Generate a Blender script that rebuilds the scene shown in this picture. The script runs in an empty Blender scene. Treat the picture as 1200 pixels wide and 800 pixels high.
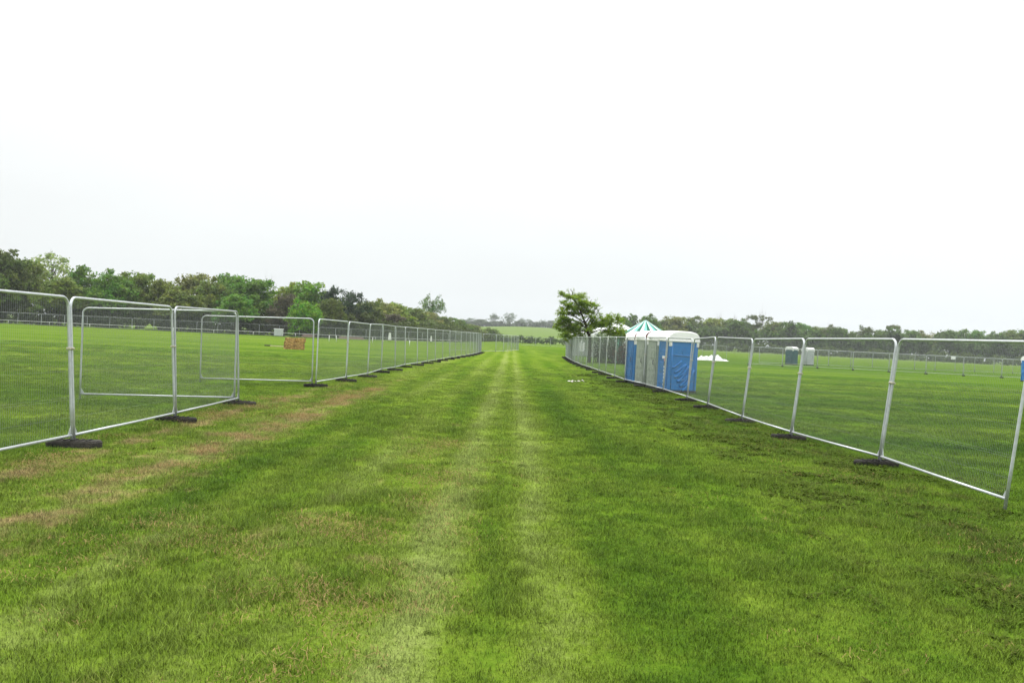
import bpy, bmesh, math, random
import numpy as np
from mathutils import Vector, Matrix, Euler

random.seed(7); rng = np.random.default_rng(7)
S = bpy.context.scene
COL = S.collection
R = math.radians
F = 1004.4            # focal length in photo pixels (1200 wide)
EYE = 1.753
ROLL = 0.048

# ------------------------------------------------------------------ helpers
def tag(o, label=None, cat=None, group=None, kind=None):
    if label: o['label'] = label
    if cat: o['category'] = cat
    if group: o['group'] = group
    if kind: o['kind'] = kind
    return o

def link(name, data, parent=None):
    o = bpy.data.objects.new(name, data); COL.objects.link(o)
    if parent: o.parent = parent
    return o

def empty(name, loc=(0, 0, 0), rot=(0, 0, 0)):
    o = link(name, None); o.location = loc; o.rotation_euler = rot
    o.empty_display_size = .3
    return o

def me_bm(name, bm, mats, smooth=False):
    me = bpy.data.meshes.new(name)
    bmesh.ops.recalc_face_normals(bm, faces=bm.faces[:])
    bm.to_mesh(me); bm.free()
    for m in (mats if isinstance(mats, (list, tuple)) else [mats]): me.materials.append(m)
    if smooth:
        me.polygons.foreach_set('use_smooth', [True]*len(me.polygons))
    return me

def me_np(name, v, f, mats, mi=None, smooth=False):
    """mesh from numpy vertices and equal-sized faces (n,3) or (n,4)"""
    me = bpy.data.meshes.new(name)
    v = np.asarray(v, np.float32); f = np.asarray(f, np.int32); k = f.shape[1]
    me.vertices.add(len(v)); me.vertices.foreach_set('co', v.ravel())
    me.loops.add(f.size); me.loops.foreach_set('vertex_index', f.ravel())
    me.polygons.add(len(f)); me.polygons.foreach_set('loop_start', np.arange(0, f.size, k, dtype=np.int32))
    if mi is not None: me.polygons.foreach_set('material_index', np.asarray(mi, np.int32))
    if smooth: me.polygons.foreach_set('use_smooth', np.ones(len(f), bool))
    me.update(calc_edges=True); me.validate()
    for m in (mats if isinstance(mats, (list, tuple)) else [mats]): me.materials.append(m)
    return me

def box(bm, c, s, rz=0, bevel=0, mi=0, seg=2):
    r = bmesh.ops.create_cube(bm, size=1)
    vs = r['verts']
    bmesh.ops.scale(bm, vec=s, verts=vs)
    if bevel:
        es = list({e for v in vs for e in v.link_edges})
        g = bmesh.ops.bevel(bm, geom=es, offset=bevel, segments=seg, affect='EDGES', profile=.5)
        vs = list({v for f in g['faces'] for v in f.verts} | {v for v in vs if v.is_valid})
        vs = list({w for v in vs for f in v.link_faces for w in f.verts})
    if rz: bmesh.ops.rotate(bm, verts=vs, matrix=Matrix.Rotation(rz, 3, 'Z'))
    bmesh.ops.translate(bm, vec=c, verts=vs)
    for f in {f for v in vs for f in v.link_faces}: f.material_index = mi
    return vs

def tube(bm, pts, rad, n=8, cap=True, mi=0):
    pts = [Vector(p) for p in pts]
    rads = rad if isinstance(rad, (list, tuple)) else [rad]*len(pts)
    rings = []; ref = None
    for i, p in enumerate(pts):
        t = (pts[min(i+1, len(pts)-1)] - pts[max(i-1, 0)]).normalized()
        if ref is None:
            ref = Vector((0, 1, 0)) if abs(t.y) < .9 else Vector((1, 0, 0))
        u = (ref - t*ref.dot(t)).normalized(); ref = u; w = t.cross(u)
        rings.append([bm.verts.new(p + (u*math.cos(a) + w*math.sin(a))*rads[i]) for a in [2*math.pi*k/n for k in range(n)]])
    for a, b in zip(rings, rings[1:]):
        for k in range(n):
            f = bm.faces.new((a[k], a[(k+1) % n], b[(k+1) % n], b[k])); f.material_index = mi; f.smooth = True
    if cap:
        bm.faces.new(rings[0][::-1]).material_index = mi; bm.faces.new(rings[-1]).material_index = mi

# ------------------------------------------------------------------ terrain height
def sstep(a, b, x):
    t = np.clip((x-a)/(b-a), 0, 1); return t*t*(3-2*t)

def gz(x, y):
    x = np.asarray(x, float); y = np.asarray(y, float)
    near = 1-sstep(40, 80, np.hypot(x, y))
    und = .012*np.sin(1.9*x+.7*y+.4) + .010*np.sin(1.1*y-2.3*x+1.0) + .008*np.sin(3.7*x+2.9*y)
    edge = -.03*np.exp(-((np.abs(x)-5.7)/.8)**2)*0
    left = -.07*(sstep(6.4, 9.0, -x))
    hill = 12.5*sstep(330, 830, y)*np.exp(-((x-20)/120.)**2)
    roll = .25*np.sin(x/41.+1)*sstep(60, 200, np.hypot(x, y))*0
    return und*near + left + hill + edge + roll
def gzf(x, y): return float(gz(x, y))

# bearing of a photo column as X/Y, and height of a photo row at distance D
def bear(u, v=390): return ((u-600)*math.cos(ROLL) + (v-400)*math.sin(ROLL))/F
def at(u, D, v=390): return bear(u, v)*D
def hgt(u, v, D): return (395.4 + ROLL*(u-600) - v)/F*D + EYE

# ------------------------------------------------------------------ materials
def mat(name):
    m = bpy.data.materials.new(name); m.use_nodes = True
    nt = m.node_tree; nt.nodes.clear()
    return m, nt, nt.nodes.new('ShaderNodeOutputMaterial')

def N(nt, t, **kw):
    n = nt.nodes.new(t)
    for k, v in kw.items():
        if k.startswith('i_'):
            n.inputs[k[2:].replace('_', ' ')].default_value = v
        else: setattr(n, k, v)
    return n

def simple(name, col, rough=.6, metal=0, var=.12, scale=8., spec=.4, bump=0, bscale=40, col2=None, trans=0):
    m, nt, out = mat(name); L = nt.links.new
    p = N(nt, 'ShaderNodeBsdfPrincipled')
    p.inputs['Roughness'].default_value = rough; p.inputs['Metallic'].default_value = metal
    p.inputs['Specular IOR Level'].default_value = spec
    tc = N(nt, 'ShaderNodeTexCoord')
    n = N(nt, 'ShaderNodeTexNoise'); n.inputs['Scale'].default_value = scale; n.inputs['Detail'].default_value = 6; n.inputs['Roughness'].default_value = .65
    L(tc.outputs['Object'], n.inputs['Vector'])
    cr = N(nt, 'ShaderNodeValToRGB')
    c2 = col2 or col
    cr.color_ramp.elements[0].position = .3; cr.color_ramp.elements[1].position = .72
    cr.color_ramp.elements[0].color = [max(0, c*(1-var)) for c in c2] + [1]
    cr.color_ramp.elements[1].color = [min(1, c*(1+var)) for c in col] + [1]
    L(n.outputs['Fac'], cr.inputs['Fac']); L(cr.outputs['Color'], p.inputs['Base Color'])
    if bump:
        b = N(nt, 'ShaderNodeBump'); b.inputs['Strength'].default_value = bump; b.inputs['Distance'].default_value = .02
        n2 = N(nt, 'ShaderNodeTexNoise'); n2.inputs['Scale'].default_value = bscale
        L(tc.outputs['Object'], n2.inputs['Vector']); L(n2.outputs['Fac'], b.inputs['Height']); L(b.outputs['Normal'], p.inputs['Normal'])
    if trans:
        t = N(nt, 'ShaderNodeBsdfTranslucent'); L(cr.outputs['Color'], t.inputs['Color'])
        mx = N(nt, 'ShaderNodeMixShader'); mx.inputs[0].default_value = trans
        L(p.outputs[0], mx.inputs[1]); L(t.outputs[0], mx.inputs[2]); L(mx.outputs[0], out.inputs['Surface'])
    else: L(p.outputs[0], out.inputs['Surface'])
    return m

M = {}
M['galv'] = simple('galvanised_steel', (.47, .50, .51), .40, .5, .16, 14, .5)
M['wire'] = simple('galvanised_wire', (.23, .26, .245), .55, .2, .12, 9, .4)
M['rubber'] = simple('black_rubber', (.040, .037, .032), .85, 0, .3, 6, .12, .6, 50, col2=(.012, .012, .012))
M['coupler'] = simple('zinc_coupler', (.45, .42, .33), .45, .6, .2, 20)
M['blue'] = simple('blue_plastic', (.012, .175, .50), .45, 0, .10, 3, .4)
M['bluedoor'] = simple('blue_door_plastic', (.012, .14, .40), .5, 0, .12, 3, .4)
M['grey'] = simple('grey_green_plastic', (.25, .29, .25), .55, 0, .22, 7, .3, .3, 18)
M['greydoor'] = simple('grey_green_door', (.30, .34, .29), .55, 0, .28, 9, .3, .3, 22)
M['teal'] = simple('teal_plastic', (.016, .078, .10), .55, 0, .15, 4)
M['palegrey'] = simple('pale_grey_plastic', (.42, .45, .46), .55, 0, .10, 4)
M['whiteroof'] = simple('white_plastic', (.86, .86, .86), .5, 0, .05, 5, .4)
M['darktrim'] = simple('dark_trim', (.03, .03, .035), .6, 0, .2, 8)
M['redtrim'] = simple('dark_red_trim', (.16, .06, .06), .6, 0, .2, 8)
M['sign'] = simple('white_sign', (.80, .81, .82), .5, 0, .05, 12)
M['pinksign'] = simple('pink_sign', (.55, .22, .26), .5, 0, .3, 30)
M['tentwhite'] = simple('white_canvas', (.80, .82, .81), .8, 0, .05, 2, .2, trans=.15)
M['tentmint'] = simple('mint_canvas', (.22, .62, .50), .8, 0, .06, 2, .2, trans=.15)
M['tentgreen'] = simple('dark_green_canvas', (.015, .13, .09), .8, 0, .1, 2, .2, trans=.1)
M['tarp'] = simple('white_tarpaulin', (.78, .79, .80), .6, 0, .08, 3, .3)
M['whitepost'] = simple('white_plastic_post', (.78, .79, .78), .5, 0, .06, 6)
M['straw'] = simple('straw', (.56, .36, .13), .9, 0, .3, 7, .1, 1., 45, col2=(.24, .125, .040))
M['wood'] = simple('pale_plank', (.52, .45, .30), .8, 0, .2, 10, .2)
M['darkwood'] = simple('dark_wood', (.05, .04, .03), .8, 0, .3, 10, .2)
M['boards'] = simple('weathered_boards', (.30, .22, .20), .8, 0, .3, 6, .2)
M['paper'] = simple('white_paper', (.62, .58, .56), .8, 0, .15, 20, .1)
M['bark'] = simple('bark', (.055, .043, .030), .9, 0, .4, 6, .1, .8, 14)
M['paletwig'] = simple('pale_twig', (.20, .185, .165), .9, 0, .2, 6, .1)

def vary_objects(m, lo, hi):
    nt = m.node_tree; p = [n for n in nt.nodes if n.type == 'BSDF_PRINCIPLED'][0]
    src = p.inputs['Base Color'].links[0].from_socket
    oi = N(nt, 'ShaderNodeObjectInfo'); mr = N(nt, 'ShaderNodeMapRange'); mr.inputs[3].default_value = lo; mr.inputs[4].default_value = hi
    h = N(nt, 'ShaderNodeHueSaturation'); L = nt.links.new
    L(oi.outputs['Random'], mr.inputs[0]); L(mr.outputs[0], h.inputs['Value']); L(src, h.inputs['Color']); L(h.outputs[0], p.inputs['Base Color'])
vary_objects(M['galv'], .78, 1.12); vary_objects(M['rubber'], .6, 1.5)
# foliage: one material, tinted by each object's own colour
def foliage(name, transl=.42, var=.4):
    m, nt, out = mat(name); L = nt.links.new
    oi = N(nt, 'ShaderNodeObjectInfo'); g = N(nt, 'ShaderNodeNewGeometry')
    tc = N(nt, 'ShaderNodeTexCoord')
    ns = N(nt, 'ShaderNodeTexNoise'); ns.inputs['Scale'].default_value = 5.; ns.inputs['Detail'].default_value = 3
    L(tc.outputs['Object'], ns.inputs['Vector'])
    h = N(nt, 'ShaderNodeHueSaturation')
    mr = N(nt, 'ShaderNodeMapRange'); mr.inputs[3].default_value = 1-var; mr.inputs[4].default_value = 1+var
    L(g.outputs['Random Per Island'], mr.inputs[0])
    mr2 = N(nt, 'ShaderNodeMapRange'); mr2.inputs[1].default_value = .3; mr2.inputs[2].default_value = .7
    mr2.inputs[3].default_value = .47; mr2.inputs[4].default_value = .53
    L(ns.outputs['Fac'], mr2.inputs[0]); L(mr2.outputs[0], h.inputs['Hue'])
    L(mr.outputs[0], h.inputs['Value']); L(oi.outputs['Color'], h.inputs['Color'])
    d = N(nt, 'ShaderNodeBsdfPrincipled'); d.inputs['Roughness'].default_value = .65; d.inputs['Specular IOR Level'].default_value = .2
    L(h.outputs[0], d.inputs['Base Color'])
    vn = N(nt, 'ShaderNodeVectorMath', operation='SCALE'); L(g.outputs['Normal'], vn.inputs[0]); vn.inputs['Scale'].default_value = .7
    va = N(nt, 'ShaderNodeVectorMath', operation='ADD'); L(vn.outputs[0], va.inputs[0]); va.inputs[1].default_value = (0, 0, .45)
    vz = N(nt, 'ShaderNodeVectorMath', operation='NORMALIZE'); L(va.outputs[0], vz.inputs[0]); L(vz.outputs[0], d.inputs['Normal'])
    t = N(nt, 'ShaderNodeBsdfTranslucent'); L(h.outputs[0], t.inputs['Color'])
    mx = N(nt, 'ShaderNodeMixShader'); mx.inputs[0].default_value = transl
    L(d.outputs[0], mx.inputs[1]); L(t.outputs[0], mx.inputs[2]); L(mx.outputs[0], out.inputs['Surface'])
    return m
M['leaf'] = foliage('leaves')

# ---- turf colour, shared by the ground sheet and the grass blades (world XY)
def ramp(nt, stops, interp='B_SPLINE'):
    c = N(nt, 'ShaderNodeValToRGB'); e = c.color_ramp; e.interpolation = interp
    while len(e.elements) > 1: e.elements.remove(e.elements[-1])
    for i, (p, v) in enumerate(stops):
        el = e.elements[0] if i == 0 else e.elements.new(p)
        el.position = p; el.color = (v, v, v, 1) if not isinstance(v, tuple) else (*v, 1)
    return c

def turf(nt):
    """returns (colour socket, straw mask socket)"""
    L = nt.links.new
    g = N(nt, 'ShaderNodeNewGeometry'); pos = g.outputs['Position']
    sx = N(nt, 'ShaderNodeSeparateXYZ'); L(pos, sx.inputs[0])
    def math_(op, a, b=None, c=None, clamp=False):
        n = N(nt, 'ShaderNodeMath', operation=op); n.use_clamp = clamp
        for i, q in enumerate((a, b, c)):
            if q is None: continue
            if hasattr(q, 'default_value') or hasattr(q, 'links'): L(q, n.inputs[i])
            else: n.inputs[i].default_value = q
        return n.outputs[0]
    def noise(scale, detail=4, rough=.55, sc=(1, 1, 1), off=(0, 0, 0)):
        mp = N(nt, 'ShaderNodeMapping'); mp.inputs['Scale'].default_value = sc; mp.inputs['Location'].default_value = off
        L(pos, mp.inputs['Vector'])
        n = N(nt, 'ShaderNodeTexNoise'); n.inputs['Scale'].default_value = scale
        n.inputs['Detail'].default_value = detail; n.inputs['Roughness'].default_value = rough
        L(mp.outputs[0], n.inputs['Vector']); return n.outputs['Fac']
    def mixc(fac, a, b):
        n = N(nt, 'ShaderNodeMix', data_type='RGBA')
        if hasattr(fac, 'links'): L(fac, n.inputs['Factor'])
        else: n.inputs['Factor'].default_value = fac
        for s, q in (('A', a), ('B', b)):
            i = [k for k in n.inputs if k.name == s and k.type == 'RGBA'][0]
            if isinstance(q, tuple): i.default_value = (*q, 1)
            else: L(q, i)
        return [k for k in n.outputs if k.type == 'RGBA'][0]
    def srange(v, a, b):
        n = N(nt, 'ShaderNodeMapRange', interpolation_type='SMOOTHSTEP'); L(v, n.inputs[0])
        n.inputs[1].default_value = a; n.inputs[2].default_value = b; return n.outputs[0]
    x = sx.outputs[0]; y = sx.outputs[1]
    wob = noise(.35, 3, .5, off=(3, 8, 0))
    xw = math_('ADD', x, math_('MULTIPLY', math_('SUBTRACT', wob, .5), .5))
    # the lane bends slightly left with distance
    xn = math_('MULTIPLY_ADD', xw, 1/12., .5)          # -6..6 -> 0..1
    def P(v): return v/12.+.5
    light = ramp(nt, [(P(-5.8), .42), (P(-4.6), .5), (P(-4.05), .85), (P(-3.4), .3), (P(-3.0), .38), (P(-2.75), .70), (P(-2.5), .40), (P(-2.1), .36), (P(-1.75), .68), (P(-1.5), .62), (P(-1.2), .38), (P(-.8), .42),
                      (P(-.62), .95), (P(-.38), .92), (P(-.12), .46), (P(.08), .50), (P(.26), .92), (P(.50), .70), (P(.85), .30), (P(1.4), .24), (P(1.9), .48), (P(2.5), .32), (P(3.1), .56), (P(3.5), .36), (P(4.1), .34), (P(5.2), .30)])
    L(xn, light.inputs['Fac'])
    straw = ramp(nt, [(P(-5.9), .34), (P(-5.3), .30), (P(-4.8), .08), (P(-4.1), .42), (P(-3.5), .12), (P(-2.6), .10), (P(-1.2), .15), (P(-.5), .13), (P(.3), .03), (P(1.5), .0), (P(3.), .02), (P(4.3), .12), (P(5.2), .16), (P(5.9), .05)])
    L(xn, straw.inputs['Fac'])
    track = math_('MULTIPLY', math_('MULTIPLY', srange(x, -6.1, -5.4), math_('SUBTRACT', 1., srange(x, 5.3, 6.2))), math_('SUBTRACT', 1., srange(y, 90., 190.)))
    # lightness: lane stripes inside, cross-wise mowing bands outside
    stripe_n = noise(1., 3, .5, (.9, .06, 1))
    inl = math_('ADD', math_('MULTIPLY_ADD', light.outputs[0], .80, .04), math_('MULTIPLY', math_('SUBTRACT', stripe_n, .40), .9))
    band = noise(1., 3, .5, (.02, .42, 1), (11, 5, 0))
    band2 = noise(1., 2, .5, (.012, .09, 1), (1, 5, 0))
    outl = math_('ADD', math_('MULTIPLY_ADD', band, 1.1, -.20), math_('MULTIPLY_ADD', band2, .6, -.22))
    rgt = math_('MULTIPLY', srange(x, 4, 7), math_('SUBTRACT', 1., srange(y, 90., 240.)))
    outl = math_('SUBTRACT', outl, math_('MULTIPLY', rgt, .14))
    lm = N(nt, 'ShaderNodeMix', data_type='FLOAT'); L(track, lm.inputs[0]); L(outl, lm.inputs[2]); L(inl, lm.inputs[3])
    lit = lm.outputs[0]
    p1 = noise(.55, 5, .6); p2 = noise(2.6, 5, .65, off=(5, 1, 0)); p3 = noise(17., 4, .6)
    lit = math_('ADD', lit, math_('MULTIPLY', math_('SUBTRACT', p1, .5), .45))
    lit = math_('ADD', lit, math_('MULTIPLY', math_('SUBTRACT', p2, .5), .55))
    lit = math_('ADD', lit, math_('MULTIPLY', math_('SUBTRACT', p3, .5), .55), clamp=True)
    cr = ramp(nt, [(0, (.036, .088, .008)), (.3, (.080, .150, .012)), (.6, (.138, .208, .022)), (1, (.220, .275, .072))], 'LINEAR')
    L(lit, cr.inputs['Fac'])
    col = cr.outputs[0]
    # fresh yellow-green flushes
    fl = srange(noise(.8, 4, .6, off=(40, 2, 0)), .55, .78)
    col = mixc(math_('MULTIPLY', fl, .35), col, (.115, .215, .010))
    # dry clippings and bare bits
    sn = noise(2.1, 6, .68, (1.0, .62, 1), (7, 21, 0))
    sm = math_('ADD', sn, math_('MULTIPLY', math_('MULTIPLY', straw.outputs[0], math_('SUBTRACT', 1., math_('MULTIPLY', srange(y, 16., 42.), .55))), track))
    strawm = srange(sm, .70, .92)
    dry = mixc(noise(6., 4, .6, off=(2, 2, 0)), (.16, .105, .045), (.40, .31, .15))
    col = mixc(math_('MULTIPLY', strawm, .85), col, dry)
    # rough weedy strip along the right fence: brownish patches
    rs = math_('MULTIPLY', srange(xw, 3.2, 4.4), math_('SUBTRACT', 1., srange(xw, 5.5, 6.3)))
    rb = math_('MULTIPLY', rs, srange(noise(1.5, 6, .7, off=(13, 2, 0)), .50, .68))
    col = mixc(math_('MULTIPLY', rb, .8), col, (.075, .068, .024))
    # the sloping field beyond the end hedge carries a paler crop
    col = mixc(srange(y, 310., 335.), col, (.125, .185, .045))
    return col, strawm

def grass_mat(name, blades):
    m, nt, out = mat(name); L = nt.links.new
    col, sm = turf(nt)
    p = N(nt, 'ShaderNodeBsdfPrincipled'); p.inputs['Roughness'].default_value = .75 if not blades else .55
    p.inputs['Specular IOR Level'].default_value = .0 if not blades else .04
    if blades:
        g = N(nt, 'ShaderNodeNewGeometry'); oi = N(nt, 'ShaderNodeObjectInfo')
        mr = N(nt, 'ShaderNodeMapRange'); mr.inputs[3].default_value = .42; mr.inputs[4].default_value = 1.50
        L(g.outputs['Random Per Island'], mr.inputs[0])
        mr2 = N(nt, 'ShaderNodeMapRange'); mr2.inputs[3].default_value = .82; mr2.inputs[4].default_value = 1.2
        L(oi.outputs['Random'], mr2.inputs[0])
        mm = N(nt, 'ShaderNodeMath', operation='MULTIPLY'); L(mr.outputs[0], mm.inputs[0]); L(mr2.outputs[0], mm.inputs[1])
        h = N(nt, 'ShaderNodeHueSaturation'); L(col, h.inputs['Color']); L(mm.outputs[0], h.inputs['Value'])
        # a few dead blades everywhere
        gt = N(nt, 'ShaderNodeMath', operation='MULTIPLY'); L(g.outputs['Random Per Island'], gt.inputs[0]); gt.inputs[1].default_value = 37.7
        fr = N(nt, 'ShaderNodeMath', operation='FRACT'); L(gt.outputs[0], fr.inputs[0])
        g2 = N(nt, 'ShaderNodeMath', operation='GREATER_THAN'); L(fr.outputs[0], g2.inputs[0]); g2.inputs[1].default_value = .965
        mx = N(nt, 'ShaderNodeMix', data_type='RGBA'); L(g2.outputs[0], mx.inputs['Factor'])
        ia = [k for k in mx.inputs if k.type == 'RGBA']; L(h.outputs[0], ia[0]); ia[1].default_value = (.26, .23, .09, 1)
        c = [k for k in mx.outputs if k.type == 'RGBA'][0]
        L(c, p.inputs['Base Color'])
        # thin blades scatter light every way: bend their shading normal towards the sky
        vn = N(nt, 'ShaderNodeVectorMath', operation='SCALE'); L(g.outputs['Normal'], vn.inputs[0]); vn.inputs['Scale'].default_value = .45
        va = N(nt, 'ShaderNodeVectorMath', operation='ADD'); L(vn.outputs[0], va.inputs[0]); va.inputs[1].default_value = (0, 0, .9)
        vz = N(nt, 'ShaderNodeVectorMath', operation='NORMALIZE'); L(va.outputs[0], vz.inputs[0]); L(vz.outputs[0], p.inputs['Normal'])
        t = N(nt, 'ShaderNodeBsdfTranslucent'); L(c, t.inputs['Color'])
        ms = N(nt, 'ShaderNodeMixShader'); ms.inputs[0].default_value = .22
        L(p.outputs[0], ms.inputs[1]); L(t.outputs[0], ms.inputs[2]); L(ms.outputs[0], out.inputs['Surface'])
    else:
        L(col, p.inputs['Base Color'])
        tc = N(nt, 'ShaderNodeNewGeometry')
        n1 = N(nt, 'ShaderNodeTexNoise'); n1.inputs['Scale'].default_value = 28; n1.inputs['Detail'].default_value = 5
        L(tc.outputs['Position'], n1.inputs['Vector'])
        b = N(nt, 'ShaderNodeBump'); b.inputs['Strength'].default_value = .7; b.inputs['Distance'].default_value = .05
        L(n1.outputs['Fac'], b.inputs['Height']); L(b.outputs['Normal'], p.inputs['Normal'])
        L(p.outputs[0], out.inputs['Surface'])
    return m
M['ground'] = grass_mat('turf_ground', False)
M['blade'] = grass_mat('grass_blades', True)

# ------------------------------------------------------------------ ground sheet
def axis(near, far, d0, grow):
    a = [0.]; d = d0
    while a[-1] < far:
        if a[-1] > near: d *= grow
        a.append(a[-1]+d)
    return np.array(a)
ax = axis(14, 1500, .4, 1.09); xs = np.concatenate([-ax[:0:-1], ax])
ay = axis(40, 1500, .4, 1.05); an = axis(4, 1500, .5, 1.4); ys = np.concatenate([-an[:0:-1], ay])
XX, YY = np.meshgrid(xs, ys)
V = np.stack([XX.ravel(), YY.ravel(), gz(XX, YY).ravel()], 1)
nx, ny = len(xs), len(ys)
i = np.arange(ny-1)[:, None]*nx + np.arange(nx-1)[None]
Fq = np.stack([i, i+1, i+nx+1, i+nx], -1).reshape(-1, 4)
ground = link('ground', me_np('ground', V, Fq, M['ground'], smooth=True)); tag(ground, kind='structure')
ground['label'] = 'mown green grass field with pale wheel tracks'; ground['category'] = 'ground'

# ------------------------------------------------------------------ grass (stuff, instanced clumps)
def blades_mesh(name, n, rad, h0, h1, w0, w1, lean, seed, mtl):
    r = np.random.default_rng(seed); vs = []; fs = []
    for k in range(n):
        a = r.uniform(0, 6.283); q = rad*math.sqrt(r.uniform()); bx, by = q*math.cos(a), q*math.sin(a)
        h = r.uniform(h0, h1); w = r.uniform(w0, w1); d = r.uniform(0, 6.283); l = r.uniform(.15, 1)*lean*h
        dx, dy = math.cos(d), math.sin(d); sx, sy = -dy*w/2, dx*w/2
        b = len(vs)
        for t, ww in ((0, 1), (.55, .8), (1, .12)):
            cx, cy, cz = bx+dx*l*t*t, by+dy*l*t*t, h*t*(1-.18*t*lean)-.006
            vs += [(cx-sx*ww, cy-sy*ww, cz), (cx+sx*ww, cy+sy*ww, cz)]
        fs += [(b, b+1, b+3, b+2), (b+2, b+3, b+5, b+4)]
    return me_np(name, vs, fs, mtl)

def scatter_object(name, label, pts, rots, scales, idx, meshes, kind='stuff'):
    coll = bpy.data.collections.new(name+'_source')
    for k, m in enumerate(meshes):
        o = bpy.data.objects.new('%s_clump_%02d' % (name, k), m); coll.objects.link(o)
    me = bpy.data.meshes.new(name); n = len(pts)
    me.vertices.add(n); me.vertices.foreach_set('co', np.asarray(pts, np.float32).ravel())
    for an, tp, d in (('rot', 'FLOAT_VECTOR', rots), ('scl', 'FLOAT_VECTOR', scales)):
        at_ = me.attributes.new(an, tp, 'POINT'); at_.data.foreach_set('vector', np.asarray(d, np.float32).ravel())
    a2 = me.attributes.new('pick', 'INT', 'POINT'); a2.data.foreach_set('value', np.asarray(idx, np.int32))
    o = link(name, me)
    ng = bpy.data.node_groups.new(name, 'GeometryNodeTree')
    ng.interface.new_socket('Geometry', in_out='INPUT', socket_type='NodeSocketGeometry')
    ng.interface.new_socket('Geometry', in_out='OUTPUT', socket_type='NodeSocketGeometry')
    gi = ng.nodes.new('NodeGroupInput'); go = ng.nodes.new('NodeGroupOutput')
    iop = ng.nodes.new('GeometryNodeInstanceOnPoints'); ci = ng.nodes.new('GeometryNodeCollectionInfo')
    ci.inputs['Collection'].default_value = coll; ci.inputs['Separate Children'].default_value = True; ci.inputs['Reset Children'].default_value = True
    def attr(nm, tp):
        n_ = ng.nodes.new('GeometryNodeInputNamedAttribute'); n_.data_type = tp; n_.inputs['Name'].default_value = nm
        return n_.outputs['Attribute']
    Lk = ng.links.new
    Lk(gi.outputs[0], iop.inputs['Points']); Lk(ci.outputs[0], iop.inputs['Instance'])
    iop.inputs['Pick Instance'].default_value = True
    Lk(attr('pick', 'INT'), iop.inputs['Instance Index'])
    Lk(attr('rot', 'FLOAT_VECTOR'), iop.inputs['Rotation']); Lk(attr('scl', 'FLOAT_VECTOR'), iop.inputs['Scale'])
    Lk(iop.outputs[0], go.inputs[0])
    md = o.modifiers.new('scatter', 'NODES'); md.node_group = ng
    tag(o, label, 'grass', kind=kind)
    return o

def vnoise(x, y, s, seed=0):
    """cheap smooth value noise 0..1"""
    r = np.random.default_rng(seed); T = r.uniform(0, 1, (256, 256))
    x = x*s+100; y = y*s+100; xi = np.floor(x).astype(int); yi = np.floor(y).astype(int)
    fx = x-xi; fy = y-yi; fx = fx*fx*(3-2*fx); fy = fy*fy*(3-2*fy)
    g = lambda a, b: T[a % 256, b % 256]
    return (g(xi, yi)*(1-fx)+g(xi+1, yi)*fx)*(1-fy) + (g(xi, yi+1)*(1-fx)+g(xi+1, yi+1)*fx)*fy

def sample_area(dens, y0, y1, kb=.74):
    pts = []; Y = y0
    while Y < y1:
        dY = max(.25, Y*.05); n = int(dens(Y)*2*(kb*Y+.6)*dY)
        yy = rng.uniform(Y, Y+dY, n); xx = rng.uniform(-1, 1, n)*(kb*yy+.6)
        pts.append(np.stack([xx, yy], 1)); Y += dY
    return np.concatenate(pts)

short = [blades_mesh('turf_clump', 52, .13, .016, .044, .0018, .0038, .95, 10+k, M['blade']) for k in range(5)]
long_ = [blades_mesh('tuft_clump', 36, .10, .032, .072, .0020, .0040, 1.15, 30+k, M['blade']) for k in range(3)]
P2 = sample_area(lambda Y: 200*min(1, (7/Y)**1.25)*float(1-sstep(24, 66, Y)), 3.0, 66)
lush = vnoise(P2[:, 0], P2[:, 1], .9, 3)*.6 + vnoise(P2[:, 0], P2[:, 1], 2.7, 4)*.4
rough_strip = np.exp(-((P2[:, 0]-4.9)/.9)**2)
tall = (lush + .35*rough_strip - .12*(np.abs(P2[:, 0]+4.05) < .4)) > .66
n = len(P2)
pick = np.where(tall & (rng.uniform(size=n) < .6), 5+rng.integers(0, 3, n), rng.integers(0, 5, n))
sc = (1+P2[:, 1]/38.)*rng.uniform(.75, 1.25, n)
sz = sc*(.7+.6*lush)*(1-.45*sstep(10, 40, P2[:, 1]))
grass = scatter_object('grass', 'short mown green grass blades covering the field',
    np.stack([P2[:, 0], P2[:, 1], gz(P2[:, 0], P2[:, 1])], 1),
    np.stack([rng.normal(0, .06, n), rng.normal(0, .06, n), rng.uniform(0, 6.28, n)], 1),
    np.stack([sc, sc, sz], 1), pick, short+long_)

# broad-leaved weeds in the rough strip along the right fence
def weed_mesh(name, n, seed, mtl):
    r = np.random.default_rng(seed); vs = []; fs = []
    for k in range(n):
        a = r.uniform(0, 6.283); L_ = r.uniform(.03, .085); w = L_*r.uniform(.25, .40); up = r.uniform(.15, 1.)
        dx, dy = math.cos(a), math.sin(a); b = len(vs); o = r.uniform(0, .05); ox, oy = r.normal(0, .035, 2)
        for t, ww in ((0, .15), (.4, 1), (.75, .8), (1, .05)):
            q = o+L_*t; z = L_*up*t*(1.3-.8*t)+.004
            vs += [(ox+dx*q-dy*w/2*ww, oy+dy*q+dx*w/2*ww, z), (ox+dx*q+dy*w/2*ww, oy+dy*q-dx*w/2*ww, z)]
        fs += [(b, b+1, b+3, b+2), (b+2, b+3, b+5, b+4), (b+4, b+5, b+7, b+6)]
    return me_np(name, vs, fs, mtl)
M['weed'] = simple('weed_leaf', (.080, .150, .012), .8, 0, .4, 3, .03, col2=(.085, .072, .024), trans=.25)
weeds = [weed_mesh('weed_clump', 26, 50+k, M['weed']) for k in range(4)]
wy = 5+rng.uniform(0, 1, 13000)**1.3*40; wx = rng.normal(4.75, .75, 13000)
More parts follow.
